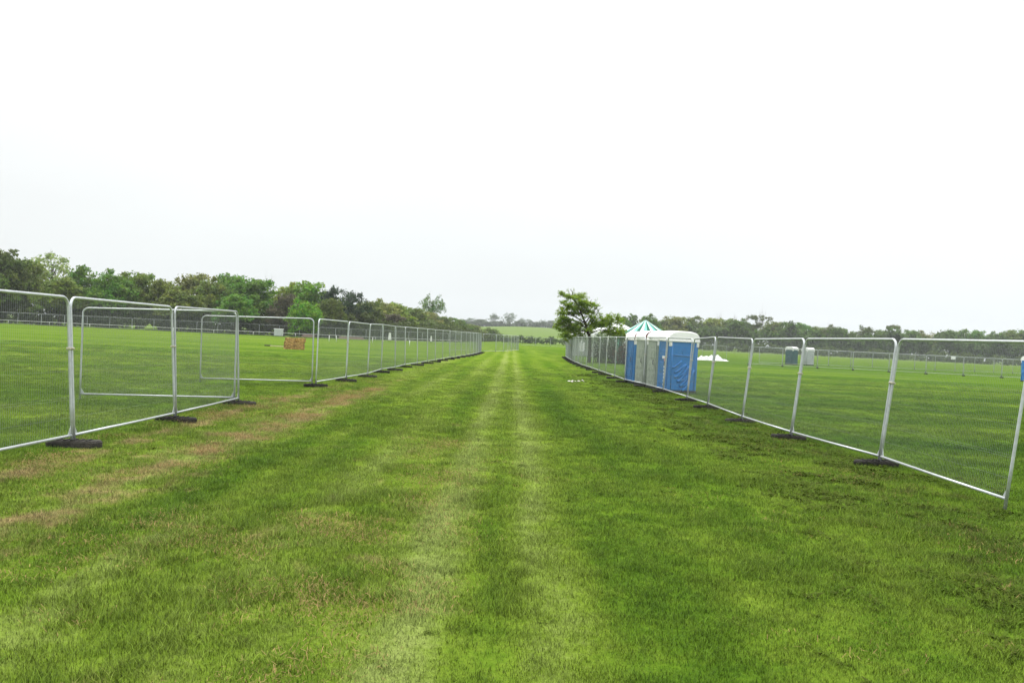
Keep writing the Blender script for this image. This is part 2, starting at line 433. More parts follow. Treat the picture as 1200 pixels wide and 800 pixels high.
ok = (vnoise(wx, wy, 1.1, 8)*.6+vnoise(wx, wy, 3.1, 9)*.4 > .52) & (wx < 7)
wx, wy = wx[ok], wy[ok]
ex = rng.uniform(-6, 4, 500); ey = rng.uniform(3.5, 26, 500)
wx = np.concatenate([wx, ex]); wy = np.concatenate([wy, ey]); n = len(wx)
ws = rng.uniform(.5, 1.15, n)*np.where(np.arange(n) >= n-500, .55, 1)
wo = scatter_object('weeds', 'low broad leaved weeds in the rough strip along the right fence',
    np.stack([wx, wy, gz(wx, wy)], 1), np.stack([rng.normal(0, .1, n), rng.normal(0, .1, n), rng.uniform(0, 6.28, n)], 1),
    np.stack([ws, ws, ws], 1), rng.integers(0, 4, n), weeds)
wo['category'] = 'weeds'

# dry clippings lying on the turf
def clip_mesh(name, n, seed, mtl):
    r = np.random.default_rng(seed); vs = []; fs = []
    for k in range(n):
        a = r.uniform(0, 6.283); L_ = r.uniform(.010, .038); w = r.uniform(.0014, .0028); q = .22*math.sqrt(r.uniform()); d = r.uniform(0, 6.283)
        bx, by = q*math.cos(d), q*math.sin(d); dx, dy = math.cos(a), math.sin(a); z0, z1 = r.uniform(.012, .05, 2); b = len(vs)
        vs += [(bx-dy*w/2, by+dx*w/2, z0), (bx+dy*w/2, by-dx*w/2, z0), (bx+dx*L_+dy*w/2, by+dy*L_-dx*w/2, z1), (bx+dx*L_-dy*w/2, by+dy*L_+dx*w/2, z1)]
        fs.append((b, b+1, b+2, b+3))
    return me_np(name, vs, fs, mtl)
M['clip'] = simple('dry_clippings', (.33, .23, .10), .9, 0, .4, 5, .1, col2=(.17, .10, .042))
clips = [clip_mesh('clippings_clump', 34, 70+k, M['clip']) for k in range(4)]
cl = []
for (cx, s, y0, y1, k) in ((-4.1, .22, 6, 26, 2600), (-5.55, .3, 8.5, 24, 1300), (-4.6, .3, 12, 30, 600), (-2.0, .7, 3.8, 8, 1100), (-.9, .35, 5, 14, 500), (4.9, .5, 6, 20, 300), (2.2, 1.5, 4.5, 12, 60)):
    cl.append(np.stack([rng.normal(cx, s, k), rng.uniform(y0, y1, k)], 1))
cl = np.concatenate(cl)
ok = vnoise(cl[:, 0], cl[:, 1]*.7, 1.5, 21)*.55+vnoise(cl[:, 0], cl[:, 1], 4, 22)*.45 > .54
cl = cl[ok]; n = len(cl); cs = rng.uniform(.6, 1.3, n)
co = scatter_object('clippings', 'dry straw coloured mowing clippings lying in streaks on the grass',
    np.stack([cl[:, 0], cl[:, 1], gz(cl[:, 0], cl[:, 1])], 1), np.stack([rng.normal(0, .08, n), rng.normal(0, .08, n), rng.uniform(0, 6.28, n)], 1),
    np.stack([cs, cs, cs], 1), rng.integers(0, 4, n), clips)
co['category'] = 'clippings'

# ------------------------------------------------------------------ temporary mesh fencing
PW, PH, LEG = 3.41, 1.97, .12
def frame_mesh():
    bm = bmesh.new(); r = .13
    pts = [(0, 0, 0), (0, 0, .5), (0, 0, PH-r)]
    pts += [(r-r*math.cos(a), 0, PH-r+r*math.sin(a)) for a in np.linspace(.2, math.pi/2, 6)]
    pts += [(PW-r+r*math.sin(a), 0, PH-r+r*math.cos(a)) for a in np.linspace(0, math.pi/2-.2, 6)]
    pts += [(PW, 0, PH-r), (PW, 0, .5), (PW, 0, 0)]
    tube(bm, pts, .0195, 10)
    tube(bm, [(.012, 0, LEG), (PW/2, 0, LEG-.004), (PW-.012, 0, LEG)], .0185, 8)
    for x0, s in ((.018, 1), (PW-.018, -1)):      # anti-climb gusset plates
        a = [bm.verts.new((x0, q, LEG+.016)) for q in (-.002, .002)]
        b = [bm.verts.new((x0, q, LEG+.13)) for q in (-.002, .002)]
        c = [bm.verts.new((x0+s*.07, q, LEG+.016)) for q in (-.002, .002)]
        bm.faces.new((a[0], b[0], c[0])); bm.faces.new((a[1], c[1], b[1]))
        bm.faces.new((b[0], b[1], c[1], c[0])); bm.faces.new((a[0], a[1], b[1], b[0]))
    return me_bm('panel_frame', bm, M['galv'])
def wire_mesh(step=.0385, rad=.0008):
    vs = []; fs = []
    def bar(a, b, ra):
        a = np.array(a, float); b = np.array(b, float); t = (b-a)/np.linalg.norm(b-a)
        u = np.array([0, 1, 0.]); w = np.cross(t, u); k = len(vs)
        for p in (a, b):
            for su, sw in ((-1, -1), (1, -1), (1, 1), (-1, 1)): vs.append(tuple(p+u*su*ra+w*sw*ra))
        for q in range(4): fs.append((k+q, k+(q+1) % 4, k+4+(q+1) % 4, k+4+q))
    x = .03
    while x < PW-.02:
        d = min(x, PW-x); top = PH-.01 if d > .13 else PH-.13+math.sqrt(max(0, .13**2-(.13-d)**2))-.01
        bar((x, 0, LEG), (x, 0, top), rad); x += step
    for z in (.36, .60, .98, 1.36, 1.72):
        bar((0, .0032, z), (PW, .0032, z), rad)
        if z in (.60, 1.36): bar((0, .0032, z+.03), (PW, .0032, z+.03), rad)
    return me_np('panel_wires', vs, fs, M['wire'])
def coupler_mesh():
    bm = bmesh.new()
    box(bm, (PW+.028, 0, 1.28), (.115, .062, .035), bevel=.008)
    tube(bm, [(PW+.028, -.055, 1.28), (PW+.028, .055, 1.28)], .008, 8)
    return me_bm('panel_coupler', bm, M['coupler'])
def foot_mesh():
    bm = bmesh.new()
    L_, W, H_ = .72, .23, .098
    prof = []
    for sx in (1, -1):
        for a in np.linspace(-math.pi/2, math.pi/2, 9):
            prof.append((sx*(L_/2-W*.42+W*.42*math.cos(a)) , sx*math.sin(a)*W/2))
    lo = [bm.verts.new((x, y, 0)) for x, y in prof]; mid = [bm.verts.new((x, y, H_-.025)) for x, y in prof]
    hi = [bm.verts.new((x*.95, y*.88, H_)) for x, y in prof]
    n = len(prof)
    for a, b in ((lo, mid), (mid, hi)):
        for k in range(n): bm.faces.new((a[k], a[(k+1) % n], b[(k+1) % n], b[k]))
    bm.faces.new(lo[::-1]); bm.faces.new(hi)
    for x in (-.19, -.10, .10, .19):               # raised grip ribs and sockets
        box(bm, (x, 0, H_+.006), (.035, .15, .014), bevel=.004)
    tube(bm, [(0, -.05, H_-.002), (0, -.05, H_+.016)], .034, 10); tube(bm, [(0, .05, H_-.002), (0, .05, H_+.016)], .034, 10)
    return me_bm('rubber_foot', bm, M['rubber'])
ME_F, ME_W, ME_C, ME_FT = frame_mesh(), wire_mesh(), coupler_mesh(), foot_mesh()
ME_WF = wire_mesh(.0385*2, .0017)      # distant panels: same open area, fewer wires

ORD = ('first second third fourth fifth sixth seventh eighth ninth tenth eleventh twelfth thirteenth fourteenth fifteenth sixteenth seventeenth '
       'eighteenth nineteenth twentieth twenty-first twenty-second twenty-third twenty-fourth twenty-fifth twenty-sixth twenty-seventh twenty-eighth '
       'twenty-ninth thirtieth thirty-first thirty-second thirty-third thirty-fourth thirty-fifth').split()

def panel(a, b, lean, label, group, couple=True, far=False, za=None, zb=None):
    """panel standing from ground point a to b; lean = sideways shift of the top (m) to the left of a->b"""
    a = Vector(a); b = Vector(b); d = b-a; h = math.atan2(d.y, d.x)
    za = gzf(*a)+.045 if za is None else za; zb = gzf(*b)+.045 if zb is None else zb
    t = empty('mesh_fence', (a.x, a.y, za))
    pitch = -math.atan2(zb-za, d.length)
    t.rotation_euler = (Matrix.Rotation(h, 3, 'Z') @ Matrix.Rotation(pitch, 3, 'Y') @ Matrix.Rotation(-math.asin(lean/1.85), 3, 'X')).to_euler()
    t.scale.x = min(1.06, max(.9, (d.length-.055)/PW))
    tag(t, label, 'fence panel', group)
    link('frame', ME_F, t); link('wire_infill', ME_WF if far else ME_W, t)
    if couple: link('coupler', ME_C, t)
    return t
def foot(p, h, label, group):
    o = link('rubber_block', ME_FT); o.location = (p[0], p[1], gzf(*p)-.004)
    o.rotation_euler = (random.uniform(-.02, .02), random.uniform(-.03, .03), h+random.uniform(-.10, .10))
    tag(o, label, 'rubber block', group)

# left fence: near run (two leaning panels, then a gateway standing open)
LF = 'mesh fence along the left of the grass track'
Lp = [(-5.95, 8.07), (-5.823, 11.534), (-5.809, 14.987), (-5.80, 18.451)]
LN = [.14, .135, .10]
tag_l = ['steel mesh fence panel at the left edge, nearest the camera on the left', 'steel mesh fence panel between the two nearest left posts, second on the left',
         'steel mesh fence panel just before the open gateway, third on the left']
for k in range(3): panel(Lp[k], Lp[k+1], LN[k], tag_l[k], LF, couple=k < 2)
fl = ['black rubber foot under the nearest left fence post', 'black rubber foot under the second left fence post', 'black rubber foot at the near post of the open gateway']
for k in range(3): foot(Lp[k+1], .05, fl[k], 'rubber feet under the left fence')
# gate panels swung back into the field
panel((-9.23, 18.44), (-5.86, 18.46), .05, 'steel mesh panel swung back into the field as near leaf of the gateway', LF, False, zb=.06)
panel((-9.19, 25.43), (-5.80, 25.37), .03, 'steel mesh panel swung back into the field as far leaf of the gateway', LF, False, zb=.06)
# from the far side of the gateway to the far end
br = [(25.36, -.2263), (28.83, -.1912), (32.30, -.1664), (35.77, -.1508), (39.24, -.1348), (42.71, -.1232), (46.18, -.1090), (49.65, -.0974), (53.12, -.0883), (56.59, -.0797), (60.06, -.0717), (63.53, -.0650)]
L2 = [(b*y, y) for y, b in br]
end = (-3.16, 90.1)
for k in range(1, 9):
    t = k/8.; L2.append((L2[11][0]+(end[0]-L2[11][0])*t + .25*math.sin(math.pi*t), L2[11][1]+(end[1]-L2[11][1])*t))
ln2 = [.0, -.012, -.016, .03, .075, .073, .075, .073, .07, .07, .06] + [.06]*12
for k in range(len(L2)-1):
    panel(L2[k], L2[k+1], ln2[k], 'steel mesh fence panel, %s beyond the open gateway on the left fence' % ORD[k], LF, True, far=L2[k][1] > 60)
for k, p in enumerate(L2):
    foot(p, .05, 'black rubber foot at the far post of the open gateway' if k == 0 else 'black rubber foot under the %s post beyond the open gateway on the left' % ORD[k-1], 'rubber feet under the left fence')
panel((-6.65, 91.5), (-3.25, 91.2), .02, 'steel mesh panel turned into the field at the distant end of the left fence', LF, False, True)
# distant group continuing past the end
L3 = [(-3.1, 92.5), (-1.75, 95.6), (-.95, 99.0), (-.45, 102.5), (-.05, 106.0), (.3, 109.4), (.65, 112.9), (.95, 116.3)]
for k in range(len(L3)-1):
    panel(L3[k], L3[k+1], .02, 'distant steel mesh panel, %s past the end of the left fence' % ORD[k], 'mesh panels past the end of the left fence', True, True)
# fence closing the far end of the track
for k in range(5):
    a = (2.2+3.5*k, 205-.35*k); b = (5.68+3.5*k, 204.65-.35*k)
    panel(a, b, .0, 'tiny steel mesh panel across the far end of the track, %s from its left' % ORD[k], 'mesh panels across the far end of the track', True, True)

# right fence, leaning outwards
RF = 'mesh fence along the right of the grass track'
Rp = [(5.83, 9.98), (5.835, 13.445), (5.572, 16.907), (5.543, 20.387), (5.520, 23.872), (5.66, 27.349)]
for y, b in ((30.95, .1787), (34.4, .1551), (37.85, .1332), (41.3, .1214), (44.75, .1107), (48.2, .1028)): Rp.append((b*y, y))
ctrl = [(48.2, 4.955), (58, 4.80), (67, 4.86), (78, 5.15), (88, 5.52)]
yy = 48.2
while yy < 86:
    yy += 3.46; Rp.append((float(np.interp(yy, [c[0] for c in ctrl], [c[1] for c in ctrl])), yy))
RL = [.23, .164, .223, .148, .182, .097, .066, .04, .015, .012, .01, .03]
for k in range(len(Rp)-1):
    ln = -(RL[k]+RL[k+1])/2 if k+1 < len(RL) else .01
    panel(Rp[k], Rp[k+1], ln, 'steel mesh fence panel nearest the camera on the right, leaning outwards' if k == 0 else 'steel mesh fence panel, %s from the camera along the right fence' % ORD[k], RF, True, far=Rp[k][1] > 60)
for k, p in enumerate(Rp):
    if k: foot((p[0]-.03, p[1]), .04, 'black rubber foot under the %s post from the camera on the right fence' % ORD[k], 'rubber feet under the right fence')

# fences across the fields
def run(a, b, nm, grp, lab, foots=True, lean=.02, step=3.5):
    a = Vector(a); b = Vector(b); n = int(round((b-a).length/step))
    pts = [a+(b-a)*k/n for k in range(n+1)]
    for k in range(n):
        panel(pts[k], pts[k+1], lean*random.uniform(-2, 2), lab % ORD[k], grp, True, True)
    if foots:
        for k, p in enumerate(pts): foot((p.x, p.y), math.atan2((b-a).y, (b-a).x)+math.pi/2, 'tiny black foot, %s from the left under the %s' % (ORD[k], nm), 'feet under the '+nm)
run((26.0, 94.0), (57.5, 86.5), 'nearer fence across the right field', 'nearer mesh fence across the right field', 'distant mesh panel, %s from the left on the nearer fence across the right field')
run((30.5, 105.5), (83, 124), 'farther fence across the right field', 'farther mesh fence across the right field', 'distant mesh panel, %s from the left on the farther fence across the right field', False)
run((-98, 142), (-36, 160), 'far fence below the left woods', 'far mesh fence below the left woods', 'far mesh panel, %s from the left below the left woodland', False)
run((-36, 160.3), (-8.5, 186), 'receding fence below the low left trees', 'receding mesh fence below the low left trees', 'far mesh panel, %s from the left below the low receding trees', False)
pl = panel((27.0, 121.5), (30.4, 121.0), .0, 'lone steel mesh panel standing behind the heap of white sheeting', 'single panels in the right field', False, True)

# white running rail below the left woodland
def running_rail():
    t = empty('running_rail', (-60, 146, 0)); tag(t, 'low white running rail on short posts below the left woods', 'rail')
    P_ = [(-95, 138.5), (-70, 142), (-45, 149), (-25, 157), (-10, 172)]
    bm = bmesh.new(); tube(bm, [(x+60, y-146, .62) for x, y in P_], .03, 6); link('rail', me_bm('rail', bm, M['whitepost']), t)
    pb = bmesh.new(); tube(pb, [(0, 0, 0), (0, 0, .60)], .035, 6); pm = me_bm('rail_post', pb, M['whitepost'])
    for (a, b) in zip(P_, P_[1:]):
        n = int(math.hypot(b[0]-a[0], b[1]-a[1])/6)
        for k in range(n):
            q = link('post', pm, t); q.location = (a[0]+(b[0]-a[0])*k/n+60, a[1]+(b[1]-a[1])*k/n-146, .05)
running_rail()

# ------------------------------------------------------------------ portable toilets
def toilet_meshes(body_m, door_m):
    W = 1.12
    bm = bmesh.new(); box(bm, (0, 0, 1.04), (W, W, 1.88), bevel=.05, seg=3)
    for sx in (-1, 1):                      # moulded ribs on both side walls (a sweep of arcs, as pressed in the plastic)
        X = sx*W/2
        tube(bm, [(X, -.40, 1.42), (X, -.12, 1.40), (X, .10, 1.40), (X, .40, 1.42)], .028, 6)
        for q in range(4):
            pts = [(X, .42-.11*q-.42*t, .22+.16*q+.78*(1-t)**1.8*(1-.12*q)-.10) for t in np.linspace(0, 1.0, 9)]
            tube(bm, pts, .05, 6)
        for q in range(5):
            pts = [(X, -.44+.10*q+.36*t, .95-.17*q+.26*t**1.6) for t in np.linspace(0, 1, 7)]
            tube(bm, [p for p in pts if p[1] < .46], .04, 6)
        tube(bm, [(X, -.46, .16), (X, -.46, 1.9)], .02, 6); tube(bm, [(X, .46, .16), (X, .46, 1.9)], .02, 6)
        tube(bm, [(X, .06+.13*math.cos(a), 1.62+.22*math.sin(a)) for a in np.linspace(math.pi, 1.7*math.pi, 8)], .016, 6)
    body = me_bm('toilet_body', bm, body_m)
    bm = bmesh.new(); box(bm, (0, -W/2-.012, 1.0), (.86, .035, 1.76), bevel=.012)
    for z in (.34, .80, 1.26):
        box(bm, (0, -W/2-.034, z+.14), (.62, .018, .34), bevel=.008)
    door = me_bm('toilet_door', bm, door_m)
    bm = bmesh.new(); tube(bm, [(.30, -W/2-.04, .98), (.30, -W/2-.085, 1.0), (.30, -W/2-.085, 1.14), (.30, -W/2-.04, 1.16)], .014, 6)
    handle = me_bm('toilet_handle', bm, M['darktrim'])
    bm = bmesh.new(); box(bm, (.12, -W/2-.05, 1.30), (.24, .012, .10), bevel=.003); box(bm, (.24, -W/2-.056, 1.22), (.10, .012, .12), bevel=.003, mi=1)
    for k in range(6): box(bm, (.20, -W/2-.05, .95-.13*k), (.05, .010, .075), bevel=.003)
    sign = me_bm('toilet_sign', bm, [M['sign'], M['pinksign']])
    # barrel roof arched from the door side to the back, with lip and corner drops
    bm = bmesh.new(); e = 2/3.2; rows = []
    arch = [(-.60*math.copysign(abs(math.cos(a))**e, math.cos(a)), abs(math.sin(a))**e) for a in np.linspace(0, math.pi, 25)]
    for x_, k_ in ((-.575, .80), (-.585, .93), (-.55, .985), (-.48, 1.), (.48, 1.), (.55, .985), (.585, .93), (.575, .80)):
        rows.append([bm.verts.new((x_, y_*(.94+.06*k_), 1.93+.37*z_*k_)) for y_, z_ in arch])
    for a, b in zip(rows, rows[1:]):
        for k in range(24): bm.faces.new((a[k], a[k+1], b[k+1], b[k])).smooth = True
    bm.faces.new(rows[0]); bm.faces.new(rows[-1][::-1])
    box(bm, (0, 0, 1.935), (1.20, 1.22, .075), bevel=.02)
    for sx in (-1, 1):
        for sy in (-1, 1): box(bm, (sx*.53, sy*.53, 1.83), (.10, .10, .20), bevel=.02)
    roof = me_bm('toilet_roof', bm, M['whiteroof'])
    bm = bmesh.new(); tube(bm, [(0, .45, 1.2), (0, .45, 2.45)], .05, 10); vent = me_bm('toilet_vent', bm, M['whiteroof'])
    bm = bmesh.new(); box(bm, (0, 0, .06), (W+.02, W+.02, .10), bevel=.02); box(bm, (-.35, 0, .02), (.12, 1.2, .08)); box(bm, (.35, 0, .02), (.12, 1.2, .08))
    skid = me_bm('toilet_skid', bm, M['darktrim'])
    bm = bmesh.new(); tube(bm, [(.588, y_*.97, 1.95+.345*z_) for y_, z_ in arch], .028, 6)
    seam = me_bm('toilet_roof_edge', bm, M['redtrim'])
    return dict(body=body, door=door, handle=handle, sign=sign, roof=roof, vent=vent, skid=skid, seam=seam)
TB = toilet_meshes(M['blue'], M['bluedoor']); TG = dict(TB); g_ = toilet_meshes(M['grey'], M['greydoor']); TG['body'] = g_['body']; TG['door'] = g_['door']
tt = toilet_meshes(M['teal'], M['teal']); TT = dict(TB); TT['body'] = tt['body']; TT['door'] = tt['door']
tp = toilet_meshes(M['palegrey'], M['palegrey']); TP = dict(TB); TP['body'] = tp['body']; TP['door'] = tp['door']
def toilet(ms, x, y, rz, label, group, sign=False, tilt=0, seam=False):
    t = empty('portable_toilet', (x, y, gzf(x, y)), (0, tilt, rz)); tag(t, label, 'toilet', group)
    link('body', ms['body'], t); d = link('door', ms['door'], t); link('handle', ms['handle'], d)
    if sign: link('sign', ms['sign'], d)
    link('skid', ms['skid'], t); rf = link('roof', ms['roof'], t)
    if seam: link('roof_edge', ms['seam'], rf)
    return t
# row of four: doors face the track (local -y -> world -x), each turned a little towards the camera
rot = R(-90+12)
def row_pos(cx, cy):   # near-front corner -> centre
    c = Vector((0.56, -.56)).copy(); m = Matrix.Rotation(rot, 2)
    # local corner nearest the camera on the door side
    best = min(((Vector((a, b)), (m @ Vector((a, b)))) for a in (-.56, .56) for b in (-.56,)), key=lambda q: q[1].y)
    return cx-best[1].x, cy-best[1].y
TG4 = 'row of four portable toilets behind the right fence'
for (cx, cy, ms, lab, sg, sm) in ((5.80, 31.5, TB, 'blue portable toilet with white roof, nearest of the four behind the right fence', True, False),
                          (5.64, 33.1, TG, 'grey door portable toilet right beside the nearest blue one', False, True),
                          (5.47, 35.1, TG, 'grey door portable toilet beside the farther blue one', False, True),
                          (5.31, 37.1, TB, 'blue portable toilet at the far left end of the toilet row', False, True)):
    x, y = row_pos(cx, cy); toilet(ms, x, y, rot, lab, TG4, sg, R(1.2), sm)
toilet(TT, at(929, 110), 110, R(38), 'dark teal portable toilet with white roof standing in the distant right field', 'pair of distant toilets')
toilet(TP, at(948, 111), 111, R(20), 'pale grey portable toilet beside the dark teal one in the right field', 'pair of distant toilets')
toilet(TB, at(1208.5, 77, 430), 77, R(10), 'blue portable toilet cut off by the right edge of the picture', None)

# ------------------------------------------------------------------ tents
def striped_tent(x, y):
    t = empty('striped_tent', (x, y, 0), (0, 0, R(7))); tag(t, 'round peaked tent with mint, white and dark green striped roof', 'tent')
    n = 36; apex, ez, rad = hgt(756, 374.5, y), 2.35, 2.75
    bm = bmesh.new(); rows = []
    for q, s in enumerate((.02, .2, .45, .72, 1.0)):
        z = ez+(apex-ez)*(1-s)**1.12
        rows.append([bm.verts.new((rad*s*math.cos(2*math.pi*k/n), rad*s*math.sin(2*math.pi*k/n), z)) for k in range(n)])
    rows.append([bm.verts.new((v.co.x, v.co.y, ez-.28+(.07 if k % 2 else 0))) for k, v in enumerate(rows[-1])])
    for a, b in zip(rows, rows[1:]):
        for k in range(n):
            f = bm.faces.new((a[k], a[(k+1) % n], b[(k+1) % n], b[k])); f.material_index = (0, 1, 2)[k % 3]
    bm.faces.new(rows[0])
    link('canopy', me_bm('tent_canopy', bm, [M['tentwhite'], M['tentmint'], M['tentgreen']]), t)
    bm = bmesh.new(); a = []; b = []
    for k in range(n):
        c, s = math.cos(2*math.pi*k/n), math.sin(2*math.pi*k/n)
        a.append(bm.verts.new((2.68*c, 2.68*s, 0))); b.append(bm.verts.new((2.68*c, 2.68*s, ez)))
    for k in range(n):
        f = bm.faces.new((a[k], a[(k+1) % n], b[(k+1) % n], b[k])); f.material_index = (0, 1, 2)[k % 3]
    link('wall', me_bm('tent_wall', bm, [M['tentwhite'], M['tentmint'], M['tentgreen']]), t)
    bm = bmesh.new(); tube(bm, [(0, 0, 0), (0, 0, apex+.12)], .04, 8); link('pole', me_bm('tent_pole', bm, M['darktrim']), t)
striped_tent(at(756, 75), 75)

def pagoda(u, D, vtop, half, ez, label, rz):
    x = at(u, D); t = empty('marquee', (x, D, 0), (0, 0, rz)); tag(t, label, 'marquee', 'white marquees behind the tree')
    apex = hgt(u, vtop, D); bm = bmesh.new(); rows = []
    for s in (.015, .25, .5, .75, 1.):
        z = ez+(apex-ez)*(1-s)**1.25
        rows.append([bm.verts.new((half*s*a, half*s*b, z)) for a, b in ((-1, -1), (0, -1), (1, -1), (1, 0), (1, 1), (0, 1), (-1, 1), (-1, 0))])
    rows.append([bm.verts.new((v.co.x, v.co.y, ez-.25)) for v in rows[-1]])
    for a, b in zip(rows, rows[1:]):
        for k in range(8): bm.faces.new((a[k], a[(k+1) % 8], b[(k+1) % 8], b[k]))
    bm.faces.new(rows[0]); link('roof', me_bm('marquee_roof', bm, M['tentwhite']), t)
    bm = bmesh.new()
    for sx in (-1, 1):
        for sy in (-1, 1): tube(bm, [(sx*half*.97, sy*half*.97, 0), (sx*half*.97, sy*half*.97, ez)], .05, 6)
    link('frame', me_bm('marquee_frame', bm, M['whitepost']), t)
    bm = bmesh.new(); box(bm, (0, half*.95, ez/2), (half*1.88, .03, ez-.02)); box(bm, (half*.95, 0, ez/2), (.03, half*1.86, ez-.02))
    link('wall', me_bm('marquee_wall', bm, M['tentwhite']), t)
pagoda(722, 96, 375.5, 2.3, 2.9, 'white peaked marquee between the tree and the striped tent', .4)
pagoda(697, 98, 382.5, 2.2, 2.5, 'lower white marquee seen behind the tree trunk', .2)

# ------------------------------------------------------------------ trees
def leaf_quads(cent, norm, size, r, asp=.62):
    n = len(cent)
    a = r.normal(size=(n, 3)); u = np.cross(norm, a); u /= np.linalg.norm(u, axis=1)[:, None]+1e-9
    w = np.cross(norm, u); w /= np.linalg.norm(w, axis=1)[:, None]+1e-9
    s = size[:, None] if hasattr(size, '__len__') else size
    u = u*s*.5; w = w*s*.5*asp
    v = np.stack([cent-u, cent-w*.9+u*.1, cent+u, cent+w*.9+u*.1], 1).reshape(-1, 3)
    return v, np.arange(4*n).reshape(n, 4)

def cloud(r, lobes, nsub, nleaf, subr, size, flat=.8, rand=.7, zmin=.02):
    """leaves gathered in sprays on the outside of a few big lobes; lobes: (cx,cy,cz,rx,ry,rz)"""
    C = []; Nn = []; Sz = []
    w = np.array([l[3]*l[4] + l[3]*l[5] for l in lobes]); w /= w.sum()
    for k in range(nsub):
        l = np.array(lobes[r.choice(len(lobes), p=w)])
        d = r.normal(size=3); d /= np.linalg.norm(d)
        if d[2] < -.5: d[2] *= -.6
        q = r.uniform(.62, 1.04) if r.uniform() < .8 else r.uniform(.2, .7)
        c = l[:3]+d*l[3:]*q
        rr = subr*r.uniform(.6, 1.35)
        e = r.normal(size=(nleaf, 3)); e /= np.linalg.norm(e, axis=1)[:, None]
        p = c+e*np.array([rr, rr, rr*flat])*r.uniform(.35, 1.05, (nleaf, 1))
        C.append(p); m = e*.6+np.array([0, 0, .45])+r.normal(size=(nleaf, 3))*rand; Nn.append(m/np.linalg.norm(m, axis=1)[:, None])
        Sz.append(r.uniform(.6, 1.3, nleaf)*size)
    C = np.concatenate(C); Nn = np.concatenate(Nn); Sz = np.concatenate(Sz)
    ok = C[:, 2] > zmin
    return leaf_quads(C[ok], Nn[ok], Sz[ok], r)

def branches(bm, r, p, d, L_, rad, depth, spread=.6, up=.15, n=5, k=3, tips=None):
    pts = [p]; rads = [rad]; q = p.copy(); dd = d.copy()
    for i_ in range(n):
        dd = (dd + Vector(r.normal(size=3))*.16 + Vector((0, 0, up*.3))).normalized()
        q = q+dd*L_/n; pts.append(q.copy()); rads.append(rad*(1-.62*(i_+1)/n))
    tube(bm, pts, rads, 5 if depth < 2 else 6, cap=False)
    if tips is not None and depth <= 1: tips.append(q.copy())
    if depth > 0:
        for j in range(k):
            i0 = int(r.integers(max(1, n//3), n+1)); a = r.normal(size=3); a = Vector(a/np.linalg.norm(a))
            nd = (dd + a*spread + Vector((0, 0, up))).normalized()
            branches(bm, r, pts[i0], nd, L_*r.uniform(.55, .8), rads[i0]*.72, depth-1, spread, up, n, k, tips)

def trunk_mesh(seed, h=.55, rad=.022, limbs=5):
    r = np.random.default_rng(seed); bm = bmesh.new()
    tube(bm, [(0, 0, -.01), (.004, .003, h*.3), (-.006, .004, h*.65), (.003, -.004, h)], [rad*1.25, rad, rad*.8, rad*.5], 8, cap=False)
    for k in range(limbs):
        z = h*r.uniform(.35, .95); a = r.uniform(0, 6.28)
        branches(bm, r, Vector((0, 0, z)), Vector((math.cos(a), math.sin(a), .8)).normalized(), .25, rad*.5, 1, .6, .2, 4, 2)
    return me_bm('trunk', bm, M['bark'])

def rl(r, n, zc, rx, rz, spread):
    out = []
    for k in range(n):
        a = 6.283*k/n+r.uniform(-.5, .5); q = spread*r.uniform(.5, 1)
        out.append((q*math.cos(a), q*math.sin(a), zc+r.uniform(-.16, .16), rx*r.uniform(.8, 1.2), rx*r.uniform(.8, 1.2), rz*r.uniform(.8, 1.15)))
    return out
PRO = {}
def proto(key, seed, lobes, nsub, nleaf, subr, size, **kw):
    r = np.random.default_rng(seed); v, f = cloud(r, lobes(r), nsub, nleaf, subr, size, **kw)
    z1 = np.percentile(v[:, 2], 99.7); v = v/np.array([1, 1, z1])
    rad = np.percentile(np.hypot(v[:, 0], v[:, 1]), 97); v[:, :2] *= .5/rad
    PRO[key] = me_np('crown_'+key, v, f, M['leaf'])
for k in range(5):      # round broadleaf, leafy nearly to the ground
    proto('dense%d' % k, 100+k, lambda r: rl(r, 4, .38, .27, .30, .22)+[(0, 0, .62, .30, .30, .34), (r.uniform(-.1, .1), 0, .76, .2, .2, .22)], 210, 46, .085, .045)
for k in range(2):      # airy young leaf
    proto('airy%d' % k, 120+k, lambda r: rl(r, 5, .55, .22, .22, .26)+[(0, 0, .74, .26, .26, .24)], 105, 24, .07, .034, zmin=.2)
for k in range(2):      # dark yew / holm oak with knobbly top
    proto('dark%d' % k, 130+k, lambda r: rl(r, 5, .42, .25, .36, .26)+[(-.2, 0, .82, .15, .15, .16), (.05, .1, .88, .14, .14, .13), (.24, -.05, .80, .15, .15, .16)], 170, 46, .075, .038, rand=.5)
for k in range(2):      # rounded bush
    proto('bush%d' % k, 140+k, lambda r: rl(r, 4, .36, .34, .36, .2)+[(0, 0, .5, .36, .36, .46)], 130, 46, .10, .05)
for k in range(2):      # flat-topped pine-like
    proto('pine%d' % k, 150+k, lambda r: [(-.25, 0, .86, .24, .2, .09), (.15, .05, .9, .26, .2, .08), (.05, 0, .68, .22, .2, .12), (.2, .1, .52, .2, .2, .14), (-.1, -.1, .45, .18, .18, .14), (0, 0, .3, .2, .2, .2)], 90, 40, .06, .04, zmin=.1)
TRK = [trunk_mesh(200+k) for k in range(4)]
TRKL = trunk_mesh(210, .85, .020, 11)
def bare_mesh(seed):
    r = np.random.default_rng(seed); bm = bmesh.new()
    tube(bm, [(0, 0, -.01), (.01, 0, .25), (0, .01, .5)], [.02, .016, .012], 6, cap=False)
    for k in range(8):
        a = r.uniform(0, 6.28); z = r.uniform(.3, .52)
        branches(bm, r, Vector((0, 0, z)), Vector((math.cos(a)*.5, math.sin(a)*.5, 1)).normalized(), .30, .0075, 2, .55, .35, 4, 4)
    return me_bm('bare_limbs', bm, M['paletwig'])
BARE = [bare_mesh(220+k) for k in range(3)]

